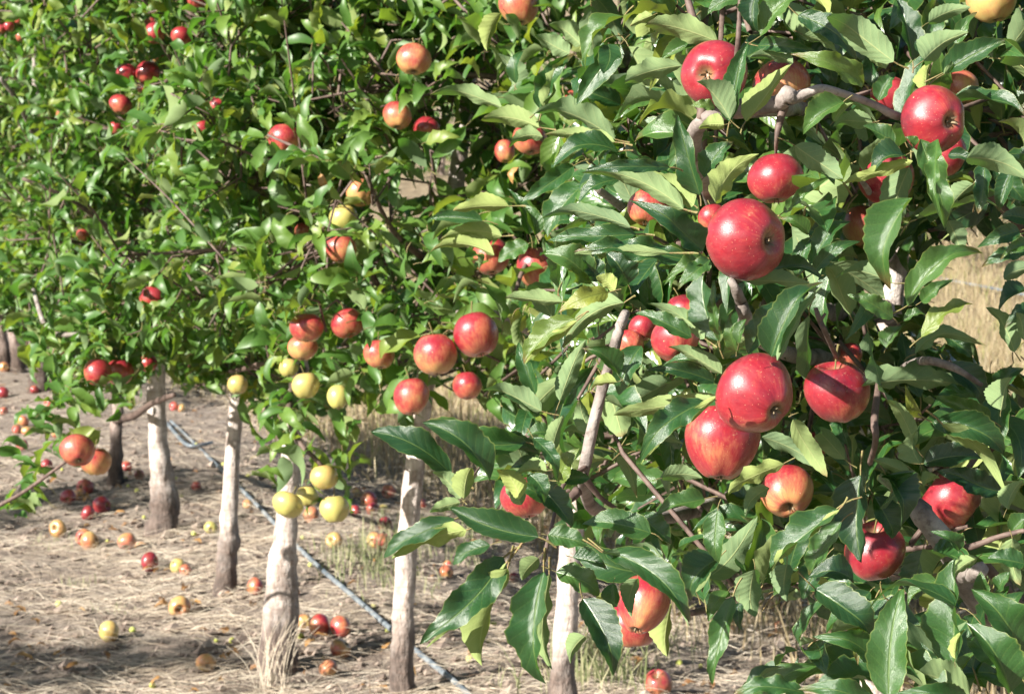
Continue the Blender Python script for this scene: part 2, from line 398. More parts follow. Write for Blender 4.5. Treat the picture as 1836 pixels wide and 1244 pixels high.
# straw lying on the soil: many thin bent strips in one heap of litter
def strips(pts, lmin, lmax, wmin, wmax, lift=0.012):
    V, F, T = [], [], []
    for (x, y) in pts:
        L = random.uniform(lmin, lmax) * random.random() ** 0.5 + 0.02; w = random.uniform(wmin, wmax)
        a = random.gauss(0.05, 0.55) + (math.pi if random.random() < .5 else 0)
        dx, dy = math.cos(a), math.sin(a); bend = random.gauss(0, 0.12)
        t = min(1, max(0, random.gauss(0.62, 0.27)))
        b0 = len(V); K = 3
        z0, z1 = random.uniform(0, lift), random.uniform(0, lift * 2.2)
        for k in range(K + 1):
            f = k / K
            px = x + dx * L * f - dy * bend * L * f * f; py = y + dy * L * f + dx * bend * L * f * f
            z = gz(px, py) + 0.004 + z0 * (1 - f) + z1 * f + 0.006 * math.sin(f * 3.1)
            ww = w * (1 - 0.6 * f)
            V += [(px - dy * ww, py + dx * ww, z), (px + dy * ww, py - dx * ww, z), (px, py, z + ww * 0.9)]
            T += [t, t, t]
        for k in range(K):
            a0 = b0 + 3 * k
            for (i, j) in ((0, 2), (2, 1), (1, 0)):
                F += [(a0 + i, a0 + j, a0 + 3 + j), (a0 + i, a0 + 3 + j, a0 + 3 + i)]
    return V, F, T
near_w = lambda x, y, s: min(1.0, (9.0 / y) ** 2)
pts = spread(15000, -4.5, 1.4, 5.0, 17.0, 1.3, lambda x, y, s: near_w(x, y, s) * (0.35 + 0.65 * (mnoise.noise((x * 1.3, y * 1.3, 9.0)) > -0.05)))
V, F, T = strips(pts, 0.03, 0.21, 0.0006, 0.0018, 0.02)
tag(link('straw_litter', mesh_np('straw_litter', V, F, [M_STRAW], tint=T)), kind='stuff')
# soil clods and crumbs
V, F, T = [], [], []
for (x, y) in spread(5200, -4.5, 1.2, 5.2, 15.0, 1.2, near_w):
    r = random.uniform(0.004, 0.017) * (2.0 if random.random() < .10 else 1)
    z = gz(x, y); b0 = len(V)
    for (ax, ay, az) in ((1, 0, 0.2), (0.3, 1, 0), (-1, 0.2, 0.1), (-0.2, -1, 0.3), (0.1, 0.1, 0.9), (0, 0, -0.8)):
        V.append((x + r * ax * random.uniform(.7, 1.3), y + r * ay * random.uniform(.7, 1.3), z + r * (az + 0.15) * random.uniform(.7, 1.2)))
    F += [(b0 + i, b0 + j, b0 + k) for (i, j, k) in ((0, 1, 4), (1, 2, 4), (2, 3, 4), (3, 0, 4), (1, 0, 5), (2, 1, 5), (3, 2, 5), (0, 3, 5))]
    T += [random.random()] * 6
tag(link('soil_crumbs', mesh_np('soil_crumbs', V, F, [M_CLOD], smooth=False, tint=T)), kind='stuff')

def blades(pts, hmin, hmax, w, lean=0.35, tf=None, hf=None):
    V, F, T = [], [], []
    for (x, y) in pts:
        h = random.uniform(hmin, hmax) * (hf(x, y) if hf else 1.0); a = random.uniform(0, 6.283); l = abs(random.gauss(0, lean)) * h
        z = gz(x, y) - 0.01; ww = w * random.uniform(0.6, 1.4); b0 = len(V); fa = random.uniform(-0.9, 0.9)
        fx, fy = math.cos(fa) * ww, math.sin(fa) * ww
        t = tf() if tf else random.random()
        for k, f in enumerate((0.0, 0.4, 0.75, 1.0)):
            cx, cy, cz = x + math.cos(a) * l * f * f, y + math.sin(a) * l * f * f, z + h * f * (1 - 0.12 * f * (l / max(h, 1e-3)))
            if k < 3:
                s = 1 - 0.25 * k
                V += [(cx - fx * s, cy - fy * s, cz), (cx + fx * s, cy + fy * s, cz)]; T += [t, t]
            else: V.append((cx, cy, cz)); T.append(t)
        F += [(b0, b0 + 1, b0 + 3), (b0, b0 + 3, b0 + 2), (b0 + 2, b0 + 3, b0 + 5), (b0 + 2, b0 + 5, b0 + 4), (b0 + 4, b0 + 5, b0 + 6)]
    return V, F, T
patch = lambda x, y: 0.55 + 0.75 * max(0, mnoise.noise((x * 0.8, y * 0.8, 3.0)) + 0.35)
dry_t = lambda: random.choice([random.uniform(0, 0.8)] * 11 + [random.uniform(0.84, 1)])
pts = spread(52000, 0.85, 9.0, 4.6, 27.0, 0.85, lambda x, y, s: min(1, (s - 0.8) * 1.6) * min(1.0, 0.25 + 0.75 * (10.0 / y)))
while len(pts) < 66000:                                          # the alley that shows through the gap, farther off
    y = random.uniform(12, 30); x = random.uniform(.19, .275) * y
    if across(x, y) > 1: pts.append((x, y))
V, F, T = blades(pts, 0.10, 0.34, 0.0034, 0.42, dry_t, patch)
tag(link('dry_grass', mesh_np('dry_grass', V, F, [M_DRYGRASS], tint=T)), kind='stuff')
V, F, T = strips(spread(6000, 0.8, 7.0, 4.8, 22.0, 1.0), 0.08, 0.4, 0.0012, 0.003, 0.06)
tag(link('fallen_straw', mesh_np('fallen_straw', V, F, [M_STRAW], tint=T)), kind='stuff')
# green tufts on the edge of the bare strip
V, F, T = [], [], []
tufts = [(672, 1000, 150, .13), (690, 1045, 90, .10), (640, 1010, 50, .1), (735, 955, 90, .12), (815, 1000, 80, .12), (850, 965, 70, .12), (1045, 1215, 34, .17), (1065, 1230, 34, .17), (1100, 1235, 30, .19), (1140, 1215, 34, .13),
         (148, 1052, 22, .05), (210, 1095, 16, .04), (100, 985, 14, .05), (85, 972, 14, .06), (1000, 1235, 30, .16), (900, 1225, 14, .08), (1180, 1160, 60, .14), (1060, 1180, 40, .16)]
for (px, py, n, h) in tufts:
    c = G(px, py)
    pp = [(c.x + random.gauss(0, .10 if n > 40 else .05), c.y + random.gauss(0, .16 if n > 40 else .05)) for _ in range(n)]
    v, f, t = blades(pp, h * 0.5, h * 1.2, 0.0022, 0.5, lambda: random.random() ** 0.8)
    b0 = len(V); V += v; F += [tuple(i + b0 for i in q3) for q3 in f]; T += t
tag(link('green_grass', mesh_np('green_grass', V, F, [M_GREENGRASS], tint=T)), kind='stuff')

# bleached stalk clump beside a trunk
def stalk_clump(px, py, n, h, label):
    c = G(px, py)
    root = empty('dry_grass_tuft', c)
    tag(root, label, 'grass tuft')
    for k in range(n):
        a = random.uniform(-0.5, 3.6); ln = random.uniform(0.1, 0.55)
        hh = h * random.uniform(0.55, 1.1)
        p0 = c + Vector((random.gauss(0, .025), random.gauss(0, .02), -0.01))
        p1 = p0 + Vector((math.cos(a) * hh * ln * 0.35, math.sin(a) * hh * ln * .2, hh * 0.55))
        p2 = p0 + Vector((math.cos(a) * hh * ln, math.sin(a) * hh * ln * .5, hh * (1 - 0.2 * ln)))
        V, F = tube([p0, p1, p2], [0.0013, 0.0011, 0.0004], n=4)
        link('stalk', mesh_np('stalk', V, F, [M_STRAW], tint=[random.uniform(.65, 1)] * len(V)), root)
stalk_clump(492, 1240, 34, 0.25, 'bleached dry grass stalks leaning against a pale trunk')

# ------------------------------------------------------------------ hoses and trellis wires
m, nt, out = newmat('hose_plastic'); b = NB(nt); tc = b.n('ShaderNodeTexCoord').outputs['Object']
n1 = b.noise(tc, 12.0, 5.0, 0.6)
nt.links.new(b.bsdf(b.mix(b.mapr(n1, .42, .62), (0.10, 0.125, 0.15, 1), (0.25, 0.275, 0.29, 1)), 0.42, 0.6).outputs[0], out.inputs[0]); M_HOSE = m
m, nt, out = newmat('galvanised_wire'); b = NB(nt)
nt.links.new(b.bsdf((0.62, 0.64, 0.68, 1), 0.35, 0.6, Metallic=0.7).outputs[0], out.inputs[0]); M_WIRE = m
hp = []
for (px, py) in ((306, 762), (330, 785), (430, 880), (550, 1000), (640, 1085), (740, 1180), (826, 1246), (960, 1370)):
    g = G(px, py); hp.append((g.x + .012 * math.sin(g.y * 2.3), g.y, g.z + 0.022 + .006 * math.sin(g.y * 3.1)))
hose = tube_obj('drip_hose', hp, [0.0095] * len(hp), M_HOSE, n=8)
tag(hose, 'grey plastic drip hose lying straight along the bare soil behind the trunks', 'hose', 'irrigation hoses')
hp = [(G(306, 762).x - 0.02, G(306, 762).y - .02, G(306, 762).z + 0.015)]
for (px, py) in ((330, 800), (352, 806), (380, 800)):
    g = G(px, py); hp.append((g.x, g.y, g.z + 0.02))
tag(tube_obj('hose_end', hp, [0.011] * len(hp), M_HOSE, n=8), 'short bent grey hose end beside the start of the drip hose', 'hose', 'irrigation hoses')
hp = []
for y in (13, 16, 18.5, 21, 24, 28):
    x = 5.4 + 0.4 * (21 - y); hp.append((x, y, gz(x, y) + 0.05 + 0.03 * math.sin(y)))
tag(tube_obj('drip_hose', hp, [0.016] * len(hp), M_HOSE, n=7), 'grey drip hose crossing the dry grass under the far tree row', 'hose', 'irrigation hoses')
for (z, lab) in ((1.82, 'upper galvanised trellis wire strung through the leaves of the tree row'), (0.92, 'lower galvanised trellis wire strung behind the pair of touching red apples')):
    wp = [(row_x(y) + 0.02, y, z + 0.01 * math.sin(y * 1.3)) for y in (2.0, 4.0, 6.0, 9.0, 13.0, 17.0)]
    tag(tube_obj('trellis_wire', wp, [0.0022] * len(wp), M_WIRE, n=6), lab, 'wire', 'trellis wires')
wp = [(5.4 + 0.4 * (21 - y), y, gz(5.4 + .4 * (21 - y), y) + 0.95) for y in (13, 17, 21, 25)]
tag(tube_obj('trellis_wire', wp, [0.006] * len(wp), M_WIRE, n=6), 'galvanised trellis wire strung along the far tree row above the dry grass', 'wire', 'trellis wires')

# ------------------------------------------------------------------ leaf geometry
def leaf_geo(W=0.5, nl=12, nw=2, fold=0.25, arch=0.15, wave=0.05, wfreq=2.2, phase=0.0, twist=0.0, bend=0.0, hook=0.0, serr=0.03, pet=0.22, petdroop=0.1, petr=0.012, ovate=0.0):
    """blade from (0,0,0) to (1,0,0), upper side towards +z, with its stalk behind; returns V, F, uv, midx"""
    us = np.linspace(0, 1, nl + 1)
    prof = np.power(np.clip(us, 1e-5, 1), 0.62 - 0.12 * ovate) * np.power(np.clip(1 - us, 0, 1), 0.72 + 0.25 * ovate)
    prof = prof / prof.max() * W * 0.5
    prof[0] = 0.006; prof[-1] = 0.001
    V, UV = [], []
    vv = np.linspace(-1, 1, 2 * nw + 1)
    for i, u in enumerate(us):
        mx = u; mz = 4 * arch * u * (1 - u) * 0.5 + arch * (u - u * u * u) * 0.6
        my = 4 * bend * u * (1 - u)
        mz -= hook * max(0, u - 0.65) ** 2 * 4
        tw = twist * (u - 0.3)
        for v in vv:
            w = prof[i] * abs(v)
            if abs(v) > 0.99 and serr and 0 < i < nl: w *= 1 + serr * (1 if i % 2 else -1)
            a = abs(v)
            y = math.copysign(w, v) if v != 0 else 0.0
            z = fold * w * (0.55 + 0.45 * a) + wave * math.sin(u * wfreq * 6.283 + phase + (1.3 if v > 0 else 0)) * a * a * min(1, 4 * u * (1 - u) + 0.1)
            xx = mx + (0.02 * (1 if i % 2 else 0) * serr * 10 if a > .99 else 0)
            yy = y * math.cos(tw) - z * math.sin(tw); zz = y * math.sin(tw) + z * math.cos(tw)
            V.append((xx, my + yy, mz + zz)); UV.append((u, 0.5 + 0.5 * v))
    V = np.array(V)
    m = len(vv); F, MI = [], []
    for i in range(nl):
        for j in range(m - 1):
            a, b_, c, d = i * m + j, (i + 1) * m + j, (i + 1) * m + j + 1, i * m + j + 1
            F += [(a, b_, c), (a, c, d)]; MI += [0, 0]
    tip = V[(nl) * m + nw].copy()
    # put the tip on the x axis
    ang = math.atan2(tip[2], tip[0]); ca, sa = math.cos(-ang), math.sin(-ang)
    x = V[:, 0] * ca - V[:, 2] * sa; z = V[:, 0] * sa + V[:, 2] * ca
    V[:, 0], V[:, 2] = x, z; V /= math.hypot(tip[0], tip[2])
    if pet > 0:
        b0 = len(V); K = 3; ring = 3; pv = []
        for k in range(K + 1):
            f = k / K
            c = np.array((-pet * f, 0.03 * f * f, -petdroop * f * f * 1.5))
            for r in range(ring):
                w = 6.283 * r / ring; rr = petr * (0.8 + 0.5 * f)
                pv.append(c + np.array((0, math.cos(w) * rr, math.sin(w) * rr)))
        V = np.vstack([V, pv]); UV += [(0, 0.5)] * len(pv)
        for k in range(K):
            for r in range(ring):
                r2 = (r + 1) % ring
                a, b_, c, d = b0 + k * ring + r, b0 + k * ring + r2, b0 + (k + 1) * ring + r2, b0 + (k + 1) * ring + r
                F += [(a, b_, c), (a, c, d)]; MI += [1, 1]
    return V, np.array(F, np.int32), np.array(UV), np.array(MI, np.int32)
def rand_leaf(nl, nw, serr=0.03, pet=0.22):
    return leaf_geo(W=random.uniform(0.30, 0.45), nl=nl, nw=nw, fold=random.uniform(0.2, 1.0), arch=random.uniform(-0.04, 0.32), wave=random.uniform(0.02, 0.08), wfreq=random.uniform(1.4, 3.0),
                    phase=random.uniform(0, 6.28), twist=random.uniform(-0.7, 0.7), bend=random.gauss(0, 0.05), hook=random.uniform(0, 0.5), serr=serr, pet=pet, petdroop=random.uniform(0, .14), ovate=random.random())
random.seed(21)
NV = 20
VAR_HI = [rand_leaf(14, 2) for _ in range(NV)]
VAR_LO = [rand_leaf(6, 1, serr=0.0, pet=0.2) for _ in range(NV)]
VAR_MIN = [rand_leaf(4, 1, serr=0.0, pet=0.0) for _ in range(8)]
def var_mesh(name, g, mats):
    V, F, UV, MI = g
    return mesh_np(name, V, F, mats, uv=UV, tint=np.full(len(V), 0.45), midx=MI)
ME_HI = [var_mesh('leaf', g, [M_LEAF, M_PET]) for g in VAR_HI]
ME_MID = [var_mesh('leaf', g, [M_LEAF_FAR, M_PET]) for g in [rand_leaf(9, 1, serr=0.0, pet=0.2) for _ in range(NV)]]
for s_, l_ in ((0, ME_HI), (1, ME_MID)):
    for k_, me_ in enumerate(l_):
        tv = random.choice([.2, .35, .4, .45, .5, .6, .75]) if s_ == 0 else random.choice([.3, .4, .5, .6, .65, .75, .85])
        me_.attributes['tint'].data.foreach_set('value', np.full(len(me_.vertices), tv, np.float32))

def frames(B, A, N):
    """per-leaf 4x4 matrices from base points, chord vectors and rough normals (numpy)"""
    L = np.linalg.norm(A, axis=1, keepdims=True); X = A / L
    N = N - (N * X).sum(1, keepdims=True) * X; N = N / np.maximum(np.linalg.norm(N, axis=1, keepdims=True), 1e-6)
    Y = np.cross(N, X)
    M = np.zeros((len(B), 4, 4)); M[:, :3, 0] = X * L; M[:, :3, 1] = Y * L; M[:, :3, 2] = N * L; M[:, :3, 3] = B; M[:, 3, 3] = 1
    return M
def merged_leaves(name, mats, Ms, geos, tints, parent=None):
    VV, FF, UU, TT, MM = [], [], [], [], []; off = 0
    pick = np.array([random.randrange(len(geos)) for _ in range(len(Ms))])
    for g, (V, F, UV, MI) in enumerate(geos):
        sel = np.where(pick == g)[0]
        if len(sel) == 0: continue
        M = Ms[sel]
        W = np.einsum('nij,vj->nvi', M[:, :3, :3], V) + M[:, None, :3, 3]
        nv = len(V)
        VV.append(W.reshape(-1, 3)); UU.append(np.tile(UV, (len(sel), 1))); TT.append(np.repeat(tints[sel], nv)); MM.append(np.tile(MI, len(sel)))
        FF.append((F[None] + (off + np.arange(len(sel)) * nv)[:, None, None]).reshape(-1, 3)); off += nv * len(sel)
    me = mesh_np(name, np.concatenate(VV), np.concatenate(FF), mats, uv=np.concatenate(UU), tint=np.concatenate(TT), midx=np.concatenate(MM))
    o = link(name, me, parent); o['kind'] = 'stuff'
    return o
def leaf_obj(me, M, parent):
    o = bpy.data.objects.new('leaf', me); col.objects.link(o)
    o.parent = parent
    o.matrix_parent_inverse = Matrix.Translation(-parent.location)
    o.matrix_basis = Matrix(M.tolist() if hasattr(M, 'tolist') else M)
    return o

# ------------------------------------------------------------------ where foliage may show (outline of the crowns as the photo has them)
def inside(poly, x, y):
    x = np.asarray(x, float); y = np.asarray(y, float); c = np.zeros(x.shape, bool); n = len(poly)
    for i in range(n):
        x1, y1 = poly[i]; x2, y2 = poly[(i + 1) % n]
        if y1 == y2: continue
        c ^= ((y1 > y) != (y2 > y)) & (x < (x2 - x1) * (y - y1) / (y2 - y1) + x1)
    return c
LOW = np.array([(-400, 600), (0, 585), (45, 610), (75, 690), (110, 750), (150, 760), (190, 730), (235, 745), (252, 690), (300, 650), (330, 700), (385, 690), (430, 680), (455, 750), (490, 750), (560, 735), (640, 735), (668, 715), (700, 750), (760, 735), (800, 700), (900, 760), (1000, 790), (1100, 800), (1250, 960), (1450, 1030), (1500, 1000), (1600, 900), (1680, 620), (1695, 385), (2300, 370)], float)
def above_low(x, y): return y < np.interp(x, LOW[:, 0], LOW[:, 1])
HANG = [(455, 735), (655, 735), (640, 800), (650, 880), (640, 935), (560, 930), (500, 905), (458, 850)]
LEFTC = [(0, 800), (60, 690), (110, 700), (220, 730), (225, 780), (200, 800), (140, 790), (110, 850), (60, 930), (0, 930)]
FORE = [(1090, -80), (1910, -80), (1910, 392), (1715, 392), (1672, 470), (1640, 560), (1640, 625), (1740, 650), (1790, 690), (1910, 700), (1910, 1010), (1790, 1030), (1700, 1075), (1560, 1100), (1440, 1075), (1330, 1065), (1240, 1060), (1100, 1010), (1000, 985), (900, 940), (820, 860), (845, 800), (930, 740), (945, 620), (930, 470), (990, 330)]

# ------------------------------------------------------------------ apples (positions first: foliage keeps clear of them)
# name-less table: px, py, radius px, depth m, blush, green, direction of the calyx (x, up, to viewer), squash, label
A_FORE = [
 (1338, 430, 74, 2.00, .80, 0, (.66, -.08, .74), .93, 'biggest glossy red apple, lying on its side above a short bare spur'),
 (1390, 321, 52, 2.22, .72, 0, (.05, -.97, .15), .92, 'red apple half shaded, hanging just above the biggest red apple'),
 (1675, 215, 60, 2.18, .80, 0, (.42, -.14, .88), .95, 'red apple with star shaped calyx facing out, under two pale upright leaves'),
 (1280, 132, 60, 2.18, .80, 0, (-.40, -.18, .88), .95, 'red apple partly behind a folded leaf, beside two upright brown twigs'),
 (1358, 710, 71, 2.00, .76, 0, (.50, -.45, .74), .96, 'upper of two touching red apples, resting on an egg shaped one'),
 (1295, 795, 66, 2.08, .62, 0, (-.06, -.97, .2), 1.12, 'egg shaped red apple with yellow blush, tucked under a rounder red apple'),
 (1501, 704, 60, 2.30, .70, 0, (.12, -.92, -.2), 1.0, 'shaded dark red apple with jagged patch of sunlight on its face'),
 (1411, 881, 47, 2.62, .52, 0, (.05, -.62, .75), 1.05, 'orange red apple with open calyx, half covered by a dark leaf'),
 (1569, 988, 56, 2.36, .70, 0, (.1, -.9, -.3), .98, 'bright red apple behind a long dark leaf, below the grey limb'),
 (1706, 896, 57, 2.42, .70, 0, (.75, -.55, .2), .92, 'shaded red apple lying against the thick grey limb'),
 (1152, 1086, 47, 2.28, .58, 0, (-.25, -.8, .45), 1.2, 'long salmon red apple with a pointed leaf down its front, hanging low over the grass'),
 (1132, 1120, 46, 2.42, .64, 0, (.1, -.95, .1), 1.0, 'red apple behind the long salmon apple, hanging lowest over the grass'),
 (1778, 2, 44, 2.60, .34, .25, (.2, -.95, .1), 1.0, 'yellow and red apple cut off by the top of the picture, above the wire'),
 (1402, 158, 55, 2.62, .46, 0, (.3, -.7, .5), 1.0, 'orange apple behind the pruned grey branch, dappled by leaf shade'),
 (1596, 172, 34, 2.60, .66, 0, (.3, -.8, .2), 1.0, 'red apple half hidden behind a leaf and a cluster of cut stalks'),
 (1722, 160, 34, 2.72, .40, 0, (.2, -.9, .2), 1.0, 'yellow orange apple peeping out beside the star calyx apple'),
 (1590, 322, 50, 2.56, .68, 0, (.2, -.9, .2), 1.0, 'red apple mostly hidden behind a hanging grey green leaf'),
 (1690, 278, 44, 2.44, .68, 0, (.2, -.9, -.2), 1.0, 'red apple wedged behind a curling leaf, directly below the star calyx apple'),
 (1547, 408, 38, 3.00, .42, 0, (.1, -.9, .3), 1.08, 'orange apple with a leaf across its middle, beside the pale trunk'),
 (1162, 372, 36, 2.62, .60, 0, (-.2, -.9, .3), 1.0, 'orange red apple showing two slices behind a dark jagged leaf'),
 (1278, 392, 26, 2.50, .62, 0, (.1, -.9, .3), 1.0, 'small red sliver of apple behind stalks beside the biggest apple'),
 (1212, 608, 45, 2.42, .66, 0, (.2, -.7, .6), 1.0, 'flat lit red apple half covered by light leaves, right of the bare limb'),
 (1152, 588, 26, 2.52, .66, 0, (.2, -.9, .2), 1.0, 'small red apple just behind the top of the bare limb'),
 (1130, 616, 25, 2.50, .58, 0, (.1, -.5, .85), 1.0, 'pinkish red apple with calyx showing, touching the bare limb'),
 (1224, 556, 30, 2.52, .66, 0, (.2, -.9, .2), 1.0, 'rounded top of a red apple showing above pale folded leaves'),
 (940, 893, 44, 2.22, .68, 0, (.2, -.9, .2), .9, 'red apple buried among the leaves of the low branch tip'),
 (1520, 640, 26, 2.85, .50, 0, (.2, -.9, .2), 1.0, 'orange red apple peeking out above the shaded dark red apple'),
 (1460, 798, 26, 2.85, .45, 0, (.2, -.9, .2), 1.0, 'small orange curve of apple behind a drooping olive leaf'),
 (1652, 1122, 24, 3.2, .25, .3, (.2, -.9, .2), 1.0, 'yellow red apple low down between two upright glossy leaves'),
 (1722, 372, 12, 6.6, .38, 0, (.0, -.9, .2), 1.0, 'small orange apple hanging in the gap above the dry grass'),
]
